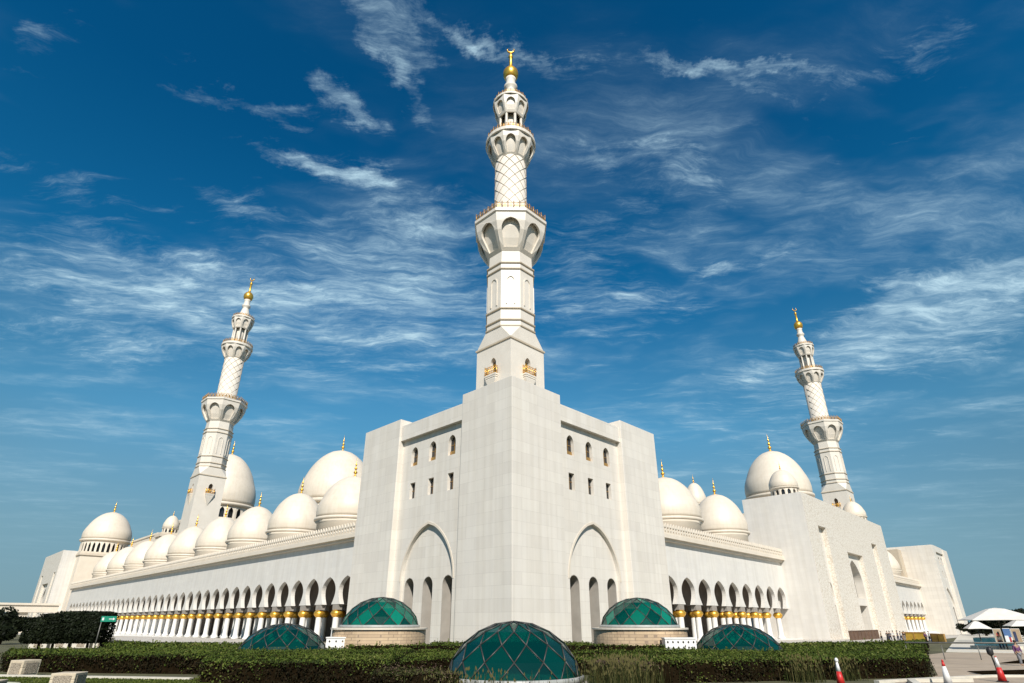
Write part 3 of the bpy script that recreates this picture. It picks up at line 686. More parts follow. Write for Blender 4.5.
def hedge(quad, z1, label, dens=70, size=.13, topmat='leaf', seed=0, holes=(), rough=.17, group='clipped garden hedges', cat='hedge', name='hedge', flat=None):
    "quad: four (g, r) corners in plan, front-left, front-right, back-right, back-left"
    pts = [gr(*q) for q in quad]; cx = sum(p[0] for p in pts)/4; cy = sum(p[1] for p in pts)/4
    z0 = min(gz(*p) for p in pts)-.1; loc = (cx, cy, z0)
    root = empty(name, loc, label, cat, group)
    ins = .12; q = [((p[0]-cx)*(1-ins/6)+cx, (p[1]-cy)*(1-ins/6)+cy) for p in pts]
    cen = [(gr(g, r), R_) for g, r, R_ in holes]
    # woody inside: a grid of columns that skips the glass domes
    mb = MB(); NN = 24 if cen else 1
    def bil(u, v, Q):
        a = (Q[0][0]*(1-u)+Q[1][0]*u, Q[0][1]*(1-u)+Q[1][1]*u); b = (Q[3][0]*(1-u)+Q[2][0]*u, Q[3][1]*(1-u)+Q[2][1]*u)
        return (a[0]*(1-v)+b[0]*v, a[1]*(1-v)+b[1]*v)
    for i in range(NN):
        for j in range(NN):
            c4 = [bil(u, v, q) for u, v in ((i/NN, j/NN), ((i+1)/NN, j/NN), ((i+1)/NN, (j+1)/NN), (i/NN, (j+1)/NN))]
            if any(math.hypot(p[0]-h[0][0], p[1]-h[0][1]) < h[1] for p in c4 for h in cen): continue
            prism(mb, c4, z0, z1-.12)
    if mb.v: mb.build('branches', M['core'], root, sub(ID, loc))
    # top leaves
    A = np.array(pts); area = .5*abs(sum(A[i][0]*A[(i+1) % 4][1]-A[(i+1) % 4][0]*A[i][1] for i in range(4)))
    n = int(area*dens); u, v = rng.random(n), rng.random(n)
    a = A[0][None]*(1-u)[:, None]+A[1][None]*u[:, None]; b = A[3][None]*(1-u)[:, None]+A[2][None]*u[:, None]
    xy = a*(1-v)[:, None]+b*v[:, None]; ok = np.ones(n, bool)
    for h in cen: ok &= np.hypot(xy[:, 0]-h[0][0], xy[:, 1]-h[0][1]) > h[1]
    xy = xy[ok]; n = len(xy)
    X3 = np.c_[xy, np.zeros(n)]; w = vnoise(X3, 1.3, seed+1)*.6+vnoise(X3, 3.2, seed+4)*.6; w2 = vnoise(X3, .45, seed+2)
    z = z1-rng.exponential(.07, n)+w*rough+w2*rough*.8
    ns = int(n*.014); idx = rng.integers(0, n, ns); S_ = []
    for i in idx:   # stray shoots standing above the clipped top
        hh = rng.uniform(.06, .30)
        for k in range(4): S_.append((xy[i][0]+rng.normal(0, .03), xy[i][1]+rng.normal(0, .03), z1+hh*k/3))
    S_ = np.array(S_) if S_ else np.zeros((0, 3))
    leaves('foliage_top', M[topmat], np.r_[np.c_[xy, z], S_], np.r_[np.tile([0, 0, 1.0], (n, 1)), rng.normal(0, 1, (len(S_), 3))], size, root, tint=np.r_[.52+.36*w+.32*w2+rng.normal(0, .18, n), rng.uniform(.5, 1, len(S_))], loc=loc)
    # side leaves
    P, Nn = [], []
    for i in range(4):
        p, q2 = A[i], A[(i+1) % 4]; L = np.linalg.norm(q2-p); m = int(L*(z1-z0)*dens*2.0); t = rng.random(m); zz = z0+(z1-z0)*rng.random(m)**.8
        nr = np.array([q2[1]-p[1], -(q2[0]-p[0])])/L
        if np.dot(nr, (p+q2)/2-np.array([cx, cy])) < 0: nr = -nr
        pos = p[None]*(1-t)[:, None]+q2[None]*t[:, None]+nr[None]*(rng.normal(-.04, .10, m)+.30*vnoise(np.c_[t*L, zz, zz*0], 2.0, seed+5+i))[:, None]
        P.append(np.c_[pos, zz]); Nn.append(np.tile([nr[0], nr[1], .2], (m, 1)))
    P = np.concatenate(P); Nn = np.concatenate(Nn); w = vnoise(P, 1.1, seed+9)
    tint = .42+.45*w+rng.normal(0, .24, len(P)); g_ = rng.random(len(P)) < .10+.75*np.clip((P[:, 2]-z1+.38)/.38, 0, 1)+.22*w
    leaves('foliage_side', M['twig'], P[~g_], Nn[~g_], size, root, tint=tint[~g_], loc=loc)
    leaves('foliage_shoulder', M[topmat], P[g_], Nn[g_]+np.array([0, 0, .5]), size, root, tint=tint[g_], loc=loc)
    return root
T0 = -.12
D1, D4, D5, D2, D3 = (33.0, .1, 4.1), (52, -19.3, 4.2), (53, 19.4, 4.2), (57.5, -12.45, 4.5), (57.5, 12.0, 4.5)
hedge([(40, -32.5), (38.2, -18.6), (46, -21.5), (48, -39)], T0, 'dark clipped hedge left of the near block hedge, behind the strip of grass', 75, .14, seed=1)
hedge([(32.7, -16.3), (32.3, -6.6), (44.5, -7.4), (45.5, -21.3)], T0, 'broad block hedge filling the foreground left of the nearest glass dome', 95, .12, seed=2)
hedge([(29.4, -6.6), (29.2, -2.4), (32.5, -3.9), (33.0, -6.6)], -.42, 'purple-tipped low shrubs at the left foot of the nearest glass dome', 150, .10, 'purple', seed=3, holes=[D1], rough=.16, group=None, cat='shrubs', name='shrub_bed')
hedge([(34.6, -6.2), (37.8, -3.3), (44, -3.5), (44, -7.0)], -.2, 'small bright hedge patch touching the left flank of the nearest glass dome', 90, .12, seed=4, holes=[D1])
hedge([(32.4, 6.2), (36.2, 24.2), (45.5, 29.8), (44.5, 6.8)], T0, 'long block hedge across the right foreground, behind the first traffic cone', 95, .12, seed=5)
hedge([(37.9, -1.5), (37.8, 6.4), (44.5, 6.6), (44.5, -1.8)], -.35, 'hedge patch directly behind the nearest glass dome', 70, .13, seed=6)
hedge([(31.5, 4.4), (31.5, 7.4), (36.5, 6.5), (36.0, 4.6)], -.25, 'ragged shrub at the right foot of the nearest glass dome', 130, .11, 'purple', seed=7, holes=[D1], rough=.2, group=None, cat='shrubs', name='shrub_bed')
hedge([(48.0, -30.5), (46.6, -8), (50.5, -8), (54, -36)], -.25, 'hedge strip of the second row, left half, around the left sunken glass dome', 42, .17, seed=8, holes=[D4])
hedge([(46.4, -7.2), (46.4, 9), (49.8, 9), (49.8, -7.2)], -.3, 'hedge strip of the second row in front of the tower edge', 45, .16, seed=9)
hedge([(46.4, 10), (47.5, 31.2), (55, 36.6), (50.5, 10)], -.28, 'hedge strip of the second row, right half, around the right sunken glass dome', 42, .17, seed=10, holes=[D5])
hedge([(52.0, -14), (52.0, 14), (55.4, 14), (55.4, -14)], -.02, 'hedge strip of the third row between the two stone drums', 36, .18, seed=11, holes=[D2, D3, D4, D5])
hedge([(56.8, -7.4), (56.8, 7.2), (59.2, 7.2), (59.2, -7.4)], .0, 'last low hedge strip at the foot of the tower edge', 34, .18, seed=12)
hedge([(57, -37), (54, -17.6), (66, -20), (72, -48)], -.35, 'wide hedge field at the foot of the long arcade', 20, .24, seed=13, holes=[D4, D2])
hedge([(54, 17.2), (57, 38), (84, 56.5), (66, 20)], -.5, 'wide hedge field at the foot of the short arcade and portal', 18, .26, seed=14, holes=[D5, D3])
# ---- wild grasses
def tuft(g, r, w, d, n, hmax, label, seed):
    rr = random.Random(seed); x0, y0 = gr(g, r); loc = (x0, y0, gz(x0, y0)); vs = []; fs = []; ti = []
    for i in range(n):
        x, y = gr(g+rr.uniform(-d, d), r+rr.gauss(0, w*.5)); z = gz(x, y); h = hmax*rr.uniform(.4, 1)
        a = rr.uniform(0, 2*PI); lean = rr.uniform(.03, .35)*h; wd = rr.uniform(.009, .02); px, py = -math.sin(a)*wd, math.cos(a)*wd
        o = len(vs); ks = 4
        for k in range(ks):
            t = k/(ks-1); ww = (1-t*.8); q = (x+math.cos(a)*lean*t*t, y+math.sin(a)*lean*t*t, z+h*t)
            vs += [(q[0]-px*ww-loc[0], q[1]-py*ww-loc[1], q[2]-loc[2]), (q[0]+px*ww-loc[0], q[1]+py*ww-loc[1], q[2]-loc[2])]
        t_ = rr.random()
        for k in range(ks-1): fs.append((o+2*k, o+2*k+1, o+2*k+3, o+2*k+2)); ti.append(t_)
        if rr.random() < .5:  # seed head
            o = len(vs); q = (x+math.cos(a)*lean-loc[0], y+math.sin(a)*lean-loc[1], z+h-loc[2]); s = .035
            vs += [(q[0], q[1], q[2]-s*2), (q[0]+RX*s, q[1]+RY*s, q[2]), (q[0], q[1], q[2]+s*3), (q[0]-RX*s, q[1]-RY*s, q[2])]; fs.append((o, o+1, o+2, o+3)); ti.append(.9)
    me = bpy.data.meshes.new('wild_grass'); me.from_pydata(vs, [], fs); at = me.attributes.new('tint', 'FLOAT', 'FACE'); at.data.foreach_set('value', ti)
    me.materials.append(M['grassm']); o = bpy.data.objects.new('wild_grass', me); C.objects.link(o); o.location = loc
    tag(o, label, 'tall grass', 'clumps of wild grass')
tuft(28.6, -1.2, 2.8, .6, 170, 1.0, 'thin wild grass stalks in front of the nearest glass dome', 1)
tuft(30.4, 5.3, 1.8, 1.3, 700, 1.45, 'thick clump of dry grass right of the nearest glass dome', 2)
tuft(33.6, 15.6, 1.1, .5, 200, 1.3, 'tall yellowish grass clump against the long right hedge', 3)
tuft(34.5, 18.3, .8, .5, 150, 1.1, 'thin grass clump just left of the first traffic cone', 4)
# ---- mown strip at the left
def lawnpoly(name, quad, z, mat, kindv='structure'):
    mb = MB(); vs = [(*gr(*q), 0) for q in quad]; vs = [(x, y, gz(x, y)+z) for x, y, _ in vs]
    mb.add(vs, [tuple(range(len(vs)))]); return kind(mb.build(name, mat), kindv)
M['lawn'] = noisy('mown_grass', (.045, .06, .012), (.10, .12, .02), 1.2, .95, .6, 30, detail=9)
lawnpoly('lawn', [(24, -30), (26, -12), (35, -16.5), (38, -30)], .02, M['lawn'])
n = 26000; u = rng.random(n); v = rng.random(n)
q = np.array([gr(*p) for p in ((25.5, -26), (26.5, -13), (35.2, -16.8), (38.2, -31.5))]); a = q[0]*(1-u)[:, None]+q[1]*u[:, None]; b = q[3]*(1-u)[:, None]+q[2]*u[:, None]; xy = a*(1-v)[:, None]+b*v[:, None]
kind(leaves('grass', M['leaf'], np.c_[xy, np.full(n, -1.15)], np.tile([.4, .3, .6], (n, 1)), .085, tint=rng.uniform(.5, 1, n)), 'stuff')
def path(name, pts, wd, z, h, mat, knd='structure'):
    mb = MB(); P = [Vector((*gr(*p), 0)) for p in pts]
    for i in range(len(P)-1):
        d = (P[i+1]-P[i]).normalized(); s = Vector((-d.y, d.x, 0))*wd/2
        poly = [P[i]-s, P[i+1]-s, P[i+1]+s, P[i]+s]; z0 = gz(P[i].x, P[i].y)
        prism(mb, [(p.x, p.y) for p in poly], z0-.3, z0+h+.003*i)
    return kind(mb.build(name, mat), knd)
path('kerb', [(36.8, -31.5), (35.6, -24), (34.6, -17.6)], .35, 0, .13, M['kerb'])
path('garden_path', [(41, -42), (38.5, -33.0)], 1.6, 0, .06, M['kerb'])
path('garden_path', [(33.5, -31), (32.0, -25.5)], 1.2, 0, .08, M['kerb'])

# ---- paved forecourt on the right
pv = lawnpoly('pavement', [(26, 15.5), (24, 60), (52, 85), (64.5, 60), px(944, 64.5), px(925, 60), (45, 30.3), (37.2, 25.2), (33.0, 20.0)], .03, M['paving'])
pv = path('kerb', [(32.9, 19.0), (34.9, 24.0), (36.2, 27.5), (36.0, 33.0), (38.6, 41.5)], .3, 0, .14, M['kerb'])
path('kerb', [(30.5, 19.6), (33.2, 21.0), (33.4, 24.3)], .35, 0, .2, M['kerb'])
lawnpoly('planting_bed', [(36.4, 27.8), (36.2, 33.0), (38.8, 41.5), (42.5, 43), (42.0, 36.5), (40.0, 29.0)], .06, M['core'])
lawnpoly('planting_bed', [(47.5, 37), (46.5, 50), (51, 54), (53, 44)], .06, M['core'])
path('kerb', [(31.0, 29.8), (35.5, 38.5)], .5, 0, .35, M['kerb'])
lawnpoly('road', [(24, 27.0), (24, 40), (34.6, 38.6), (30.6, 30.2)], .05, noisy('grey_asphalt', (.045, .045, .05), (.07, .07, .075), 3, .9, .3, 30))
# raised pool at the farthest tower
loc = (60, -30, -2.2)
mb = MB(); q = [gr(*px(944, 66)), gr(*px(1040, 62)), gr(*px(1040, 150)), gr(*px(958, 150))]; prism(mb, q, -4, -1.16)
o = kind(mb.build('pool_terrace', M['kerb']), 'structure')
mb = MB(); q = [gr(*px(974, 76)), gr(*px(1018, 74)), gr(*px(1012, 116)), gr(*px(972, 120))]; prism(mb, q, -3, -1.10); kind(mb.build('water', M['water']), 'structure')
mb = MB(); q = [gr(*px(970, 74.5)), gr(*px(1022, 72.5)), gr(*px(1022, 71.5)), gr(*px(969, 73.5))]; prism(mb, q, -3, -.85); kind(mb.build('pool_edge', M['kerb']), 'structure')
# ---- traffic cones
def cone(g, r, label, base_red, s=1.0):
    x, y = gr(g, r); loc = (x, y, gz(x, y)+.04); root = empty('traffic_cone', loc, label, 'traffic cone', 'traffic cones on the forecourt')
    mb = MB(); prism(mb, [(-.24, -.24), (.24, -.24), (.24, .24), (-.24, .24)], 0, .04); mb.build('base', M['black'], root)
    A, B_ = ('conewhite', 'red') if base_red else ('red', 'conewhite')
    def R_(z): return .20-.155*z/1.05
    for z0, z1, m in ((.04, .62, B_), (.62, 1.05, A)) if base_red else ((.04, .80, B_), (.80, 1.0, A)):
        mb = MB(); lathe(mb, [(R_(z0), z0*s), (R_(z1), z1*s)], n=20, smooth=True); mb.build('sleeve' if m == 'conewhite' else 'cone_body', M[m], root)
    mb = MB()
    if base_red == 1: lathe(mb, [(.05, 1.02*s), (.085, 1.06*s), (.085, 1.14*s), (.05, 1.2*s), (.01, 1.22*s)], n=14)
    else: lathe(mb, [(.05, 1.0*s), (.04, 1.08*s), (.02, 1.1*s)], n=14)
    mb.build('knob', M['conewhite' if base_red == 1 else 'red'], root)
    return root
cone(31.3, 16.3, 'red cone with a white upper half and round knob, leftmost of the three', 1, 1.02)
cone(32.0, 22.1, 'white cone with a red tip, middle of the three on the forecourt', 0, 1.02)
cone(33.3, 25.9, 'dark red cone with a white band near its top, rightmost of the three', 2, 1.1)
# lamp/bag on the post behind the right cone
x, y = gr(37.0, 28.6); loc = (x, y, gz(x, y)); root = empty('bollard_light', loc, 'slim dark bollard light with a tilted head behind the rightmost cone', 'bollard light')
mb = MB(); tube(mb, [(0, 0, 0), (.03, 0, .75), (-.05, .02, 1.15)], [.05, .045, .05], 8); mb.build('post', M['black'], root)
mb = MB(); lathe(mb, [(.05, 1.08), (.16, 1.18), (.17, 1.42), (.10, 1.55), (.02, 1.58)], -.08, .03, 12); mb.build('head', M['black'], root)

# ---- handrail
loc = (*gr(52, 34), -1.2); root = empty('handrail', loc, 'low dark handrail running across behind the right hedge to the frame edge', 'handrail')
mb = MB(); a = gr(52.5, 33.5); b = gr(50, 56); za = .12; zb_ = .12
def RP(t, z): return (a[0]*(1-t)+b[0]*t-loc[0], a[1]*(1-t)+b[1]*t-loc[1], z-loc[2])
tube(mb, [RP(0, za), RP(1, zb_)], .065, 8); mb.build('top_rail', M['steel'], root)
mb = MB()
for i in range(9): tube(mb, [RP(i/8, -1.7), RP(i/8, -.06)], .035, 6)
mb.build('post', M['steel'], root)

# ---- brass and timber screens at the portal
def screen(x0, y0, x1, y1, z0, z1, mat, label):
    loc = (x0, y0, z0); root = empty('entrance_screen', loc, label, 'screen', 'low screens at the gateway')
    d = Vector((x1-x0, y1-y0, 0)); L = d.length; d.normalize(); nn = Vector((-d.y, d.x, 0))
    def W(a, b, c, e, h0, h1):
        p = [d*a+nn*c, d*b+nn*c, d*b+nn*e, d*a+nn*e]; mm.add([(q.x, q.y, h0) for q in p]+[(q.x, q.y, h1) for q in p], [(0, 3, 2, 1), (4, 5, 6, 7), (0, 1, 5, 4), (1, 2, 6, 5), (2, 3, 7, 6), (3, 0, 4, 7)])
    H = z1-z0; k = max(2, int(L/2.5)); mm = MB()
    W(0, L, -.05, .05, .15, H-.15); mm.build('infill_panel', M[mat], root)
    mm = MB()
    for i in range(k+1): W(i*L/k-.08, i*L/k+.08, -.12, .12, 0, H)
    W(0, L, -.11, .11, H-.149, H+.02); W(0, L, -.111, .111, 0, .149); mm.build('frame', M['brown' if mat == 'brown' else 'bronze'], root)
screen(82.5, -8.8, 102.5, -8.8, -1.8, .2, 'brown', 'long brown timber screen at the foot of the carved gateway')
screen(*gr(*px(902.7, 116)), *gr(*px(925.6, 113)), -1.9, 0, 'brass', 'left of the two golden brass screens near the crowd')
screen(*gr(*px(931, 104)), *gr(*px(944.5, 100)), -2.1, -.05, 'brass', 'right of the two golden brass screens near the white terrace')

# ---- white pierced marble vents
def vent(g, r, L, label, n):
    x, y = gr(g, r); loc = (x, y, gz(x, y)); root = empty('marble_vent', loc, label, 'vent', 'pierced marble vents')
    root.rotation_euler[2] = AZ-PI/2; mb = MB(); holes = []
    for i in range(n):
        for j in range(2):
            cx = -L/2+L*(i+.5)/n; cz = .95+j*.42
            holes.append([(cx-.09, cz), (cx, cz-.13), (cx+.09, cz), (cx, cz+.13)])
    panel(mb, rect(-L/2, L/2, -.2, 1.62), holes, (0, 0, 0), (1, 0, 0), (0, 0, 1), (0, .12, 0))
    box(mb, -L/2, -L/2+.12, .121, 1.2, -.2, 1.62); box(mb, L/2-.12, L/2, .121, 1.2, -.2, 1.62); box(mb, -L/2+.121, L/2-.121, 1.08, 1.2, -.2, 1.62)
    mb.build('pierced_side', M['white'], root)
    mb = MB(); box(mb, -L/2-.05, L/2+.05, -.05, 1.25, 1.621, 1.72); mb.build('lid', M['white'], root)
    mb = MB(); box(mb, -L/2+.2, L/2-.2, .3, .9, -.2, 1.55); mb.build('duct', M['inner'], root)
vent(53.8, -15.1, 2.3, 'white pierced marble box left of the left stone drum', 4)
vent(51.8, 14.2, 2.6, 'white pierced marble box in front of the right stone drum', 6)

# ---- carved stone seats, bottom left
def stone(g, r, s, h, rz, label, zb=0):
    x, y = gr(g, r); z = gz(x, y)+zb; root = empty('stone_seat', (x, y, z), label, 'stone seat', 'carved stone seats'); root.rotation_euler[2] = AZ-PI/2+rz
    mb = MB(); box(mb, -s, s, -s, s, 0, h*.55+.0); mb.add([(-s*.72, -s*.72, 0)], []) if 0 else None
    prism(mb, [(-s, -s), (s, -s), (s, s), (-s, s)], h*.551, h); mb.build('block', M['sandstone'], root, bevel=.03)
    for k in range(4):
        a = k*PI/2; u = Vector((math.cos(a), math.sin(a), 0)); nr = Vector((math.sin(a), -math.cos(a), 0)); mb = MB()
        panel(mb, rect(-s*.72, s*.72, h*.16, h*.84), [], nr*(s+.003), u, (0, 0, 1), nr*.02); mb.build('carved_panel', M['panel'], root)
stone(31.4, -22.1, .56, .62, .15, 'carved sandstone cube seat, right one of the two at bottom left')
stone(37.2, -29.0, .52, .86, -.25, 'carved sandstone cube seat turned towards the left edge, left of the pair', 0)
stone(30.6, -25.6, .7, .32, .3, 'low sandstone slab cut by the bottom left corner')
# low carved wall segments behind the clipped trees
for i, r in enumerate((-58.2, -56.0, -53.8, -51.6)):
    x, y = gr(76+i*.6, r); root = empty('garden_plinth', (x, y, gz(x, y)), ['cream stone garden plinth farthest left under the clipped trees', 'cream stone garden plinth with a carved square, second from left under the trees', 'cream stone garden plinth, third from left under the trees', 'cream stone garden plinth at the right end under the trees'][i], 'plinth', 'cream plinths behind the clipped trees')
    root.rotation_euler[2] = AZ-PI/2+.25; mb = MB(); box(mb, -.95, .95, -.5, .5, -.3, 1.0); box(mb, -1.0, 1.0, -.55, .55, 1.002, 1.1); mb.build('wall', M['kerb'], root)
    mb = MB(); box(mb, -.42, .42, -.53, -.502, .1, .92); mb.build('carved_panel', M['panel'], root)

# ---- trees
def crown_leaves(root, loc, fn, n, size, mat='darkleaf', seed=0):
    P = np.array([fn() for _ in range(n)]); c = P.mean(0); Nn = P-c; Nn /= np.linalg.norm(Nn, axis=1)[:, None]+1e-9
    w = vnoise(P, .9, seed); keep = w+rng.random(len(P))*.9 > .02
    P, Nn, w = P[keep], Nn[keep], w[keep]
    leaves('crown', M[mat], P, Nn, size, root, tint=.4+.5*w+rng.normal(0, .18, len(P)), loc=loc)
def boxtree(g, r, w, d, z0, z1, label, seed, group='clipped trees in a row'):
    x, y = gr(g, r); zg = gz(x, y); loc = (x, y, zg); root = empty('clipped_tree', loc, label, 'tree', group)
    mb = MB(); tube(mb, [(0, 0, -.2), (.05, .03, (z0-zg)*.6), (0, 0, z0-zg+.3)], [.17, .14, .13], 8)
    for k in range(5):
        a = k*1.26; tube(mb, [(0, 0, z0-zg), (math.cos(a)*w*.4, math.sin(a)*d*.4, z0-zg+(z1-z0)*.55)], [.09, .03], 6)
    mb.build('trunk', M['bark'], root)
    rr = random.Random(seed)
    def fn():
        while True:
            a, b, c = rr.uniform(-1, 1), rr.uniform(-1, 1), rr.uniform(-1, 1)
            q = (abs(a)**8+abs(b)**8+abs(c)**9)
            if .15 < q < 1:
                A = a*w*.5; B = b*d*.5; return (x+A*RX+B*FX, y+A*RY+B*FY, (z0+z1)/2+c*(z1-z0)/2)
    crown_leaves(root, loc, fn, 7500, .26, seed=seed)
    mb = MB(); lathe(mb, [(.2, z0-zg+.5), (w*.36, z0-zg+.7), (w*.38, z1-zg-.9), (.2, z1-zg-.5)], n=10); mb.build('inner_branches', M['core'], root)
lb = ['clipped dark tree at the left end of the row, rounded off', 'second clipped dark tree from the left in the row', 'third clipped dark tree from the left in the row', 'clipped dark tree at the right end of the row beside the green sign']
for i, (r, z1, w_) in enumerate(((-50.7, 2.2, 2.3), (-49.4, 2.6, 2.9), (-47.8, 2.8, 3.2), (-46.0, 2.8, 3.6))):
    boxtree(66+i*.25, r, w_, 3.3, -.35, z1, lb[i], 20+i)
def tree(x, y, hgt, w, label, seed, mat='darkleaf', n=5000, size=.55, group='far garden trees'):
    zg = gz(x, y); loc = (x, y, zg); root = empty('garden_tree', loc, label, 'tree', group); rr = random.Random(seed)
    mb = MB(); tube(mb, [(0, 0, -.3), (.2, .1, hgt*.3), (.1, 0, hgt*.7)], [w*.06, w*.05, w*.02], 8)
    for k in range(7):
        a = rr.uniform(0, 6.28); z = hgt*rr.uniform(.25, .5); tube(mb, [(.1, .05, z), (math.cos(a)*w*.3, math.sin(a)*w*.3, z+hgt*.25)], [w*.025, w*.008], 5)
    mb.build('trunk', M['bark'], root)
    cl = [(rr.gauss(0, w*.24), rr.gauss(0, w*.24), hgt*rr.uniform(.4, .88), w*rr.uniform(.14, .27)) for _ in range(16)]
    def fn():
        c = rr.choice(cl); v = Vector((rr.gauss(0, 1), rr.gauss(0, 1), rr.gauss(0, 1))).normalized()*c[3]*rr.uniform(.6, 1.05)
        return (x+c[0]+v.x, y+c[1]+v.y, zg+c[2]+v.z*.8)
    crown_leaves(root, loc, fn, n, size, mat, seed)
for i, (g, r, h_, w, t) in enumerate(((*px(-6, 112), 5.2, 6, 'dark tree under the left canopy, cut by the left frame edge'), (*px(10, 125), 4.6, 3.6, 'dark tree filling the gap left of the canopy pier'), (*px(0, 88), 2.2, 4, 'low dark tree below the left canopy'),
                                  (*px(1002, 122), 4.6, 6, 'dark tree under the large white parasol'), (*px(1017, 116), 5.0, 7, 'dark tree at the right frame edge behind the poster panels'), (*px(1034, 130), 5.6, 8, 'dark tree farthest right, mostly beyond the frame'), (*px(986, 140), 3.6, 5, 'low dark tree right of the small peaked parasol'), (*px(971, 190), 3.4, 6, 'low dark tree beside the foot of the farthest corner tower'))):
    x, y = gr(g, r); tree(x, y, h_, w, t, 40+i)
hedge([(60, -66), (58.0, -49.5), (63, -53), (68, -72)], -.15, 'dark low hedge at the left frame edge under the canopy trees', 30, .2, 'twig', seed=31)

# ---- exit sign on a pole
x, y = gr(58.5, -39.2); zg = gz(x, y); root = empty('direction_sign', (x, y, zg), 'small green direction sign on a thin pole beside the clipped trees', 'sign'); root.rotation_euler[2] = AZ-PI/2
mb = MB(); tube(mb, [(-.35, 0, -.2), (-.35, 0, 3.3)], .045, 6); mb.build('pole', M['steel'], root)
mb = MB(); box(mb, -.42, 1.05, -.06, .0, 2.95, 3.45); mb.build('sign_board', M['signgreen'], root, bevel=.01)
mb = MB(); panel(mb, [(.35, 3.17), (.75, 3.17), (.75, 3.08), (.93, 3.2), (.75, 3.32), (.75, 3.23), (.35, 3.23)], [], (0, -.064, 0), (1, 0, 0), (0, 0, 1), (0, .002, 0))
mb.build('white_arrow', M['conewhite'], root); mb = MB()
panel(mb, [(-.3, 3.08), (-.12, 3.08), (-.12, 3.32), (-.3, 3.32)], [], (0, -.064, 0), (1, 0, 0), (0, 0, 1), (0, .002, 0)); mb.build('white_marking', M['conewhite'], root)

# ---- parasols
def parasol(g, r, w, ze, za, label):
    x, y = gr(g, r); zg = gz(x, y)-.2; root = empty('parasol', (x, y, zg), label, 'parasol', 'white forecourt parasols'); root.rotation_euler[2] = .35
    mb = MB(); e, a = ze-zg, za-zg; t = .22*w/2
    vs = [(-w/2, -w/2, e), (w/2, -w/2, e), (w/2, w/2, e), (-w/2, w/2, e), (-t, -t, a-.12), (t, -t, a-.12), (t, t, a-.12), (-t, t, a-.12), (0, 0, a)]
    sag = [(0, -w/2, e+.06), (w/2, 0, e+.06), (0, w/2, e+.06), (-w/2, 0, e+.06)]
    vs += sag; low = [(p[0], p[1], p[2]-.06) for p in vs]
    fs = []
    for k in range(4):
        c0, c1, t0, t1, s_ = k, (k+1) % 4, 4+k, 4+(k+1) % 4, 9+k
        fs += [(c0, s_, t0), (s_, t1, t0), (s_, c1, t1), (t0, t1, 8)]
    m = len(vs); mb.add(vs+low, fs+[tuple(m+i for i in reversed(f)) for f in fs]+[(k, 9+k, m+9+k, m+k) for k in range(4)]+[(9+k, (k+1) % 4, m+(k+1) % 4, m+9+k) for k in range(4)])
    mb.build('canopy', M['canvas'], root)
    mb = MB(); lathe(mb, [(.4, 0), (.4, .1), (.07, .12), (.07, a-.1)], n=10); mb.build('pole', M['frame'], root)
    mb = MB()
    for sx in (-1, 1):
        for sy in (-1, 1): tube(mb, [(0, 0, a-1.0), (sx*w*.42, sy*w*.42, e+.02)], .03, 4)
    mb.build('rib', M['frame'], root)
parasol(*px(1006, 70), 6.4, 1.95, 3.25, 'large white square parasol at the right edge, nearer of the two big ones')
parasol(*px(980, 100), 3.2, .75, 1.9, 'small white peaked parasol left of the large one')
parasol(*px(1027, 104), 4.6, 1.1, 2.4, 'white parasol corner showing just under the large one at the frame edge')

# ---- poster panels
def poster(g, r, w, h, zb, cols, label):
    x, y = gr(g, r); root = empty('poster_panel', (x, y, zb), label, 'poster', 'poster panels by the pool'); root.rotation_euler[2] = AZ-PI/2
    mb = MB(); box(mb, -w/2, w/2, 0, .08, .0, h); mb.build('board', M['canvas'], root)
    for i, (c, x0, x1, z0, z1) in enumerate(cols):
        mb = MB(); box(mb, -w/2+w*x0, -w/2+w*x1, -.012-.004*i, -.003-.004*i, h*z0, h*z1); mb.build('printed_area', CL[c], root)
poster(*px(1000, 78), 1.0, 1.7, -.75, [('tan', .03, .97, .03, .97), ('red', .3, .75, .1, .7), ('black', .45, .7, .55, .8)], 'poster panel with a red figure, left of the three')
poster(*px(1009, 78.4), 1.15, 1.75, -.75, [('blue', .03, .97, .4, .97), ('white', .2, .6, .1, .5), ('red', .62, .85, .08, .4)], 'pale blue poster panel with a red corner, middle of the three')
poster(*px(1018.5, 78.8), 1.15, 1.7, -.75, [('tan', .03, .97, .03, .97), ('navy', .15, .5, .1, .8)], 'tan poster panel with a dark shape, right of the three')

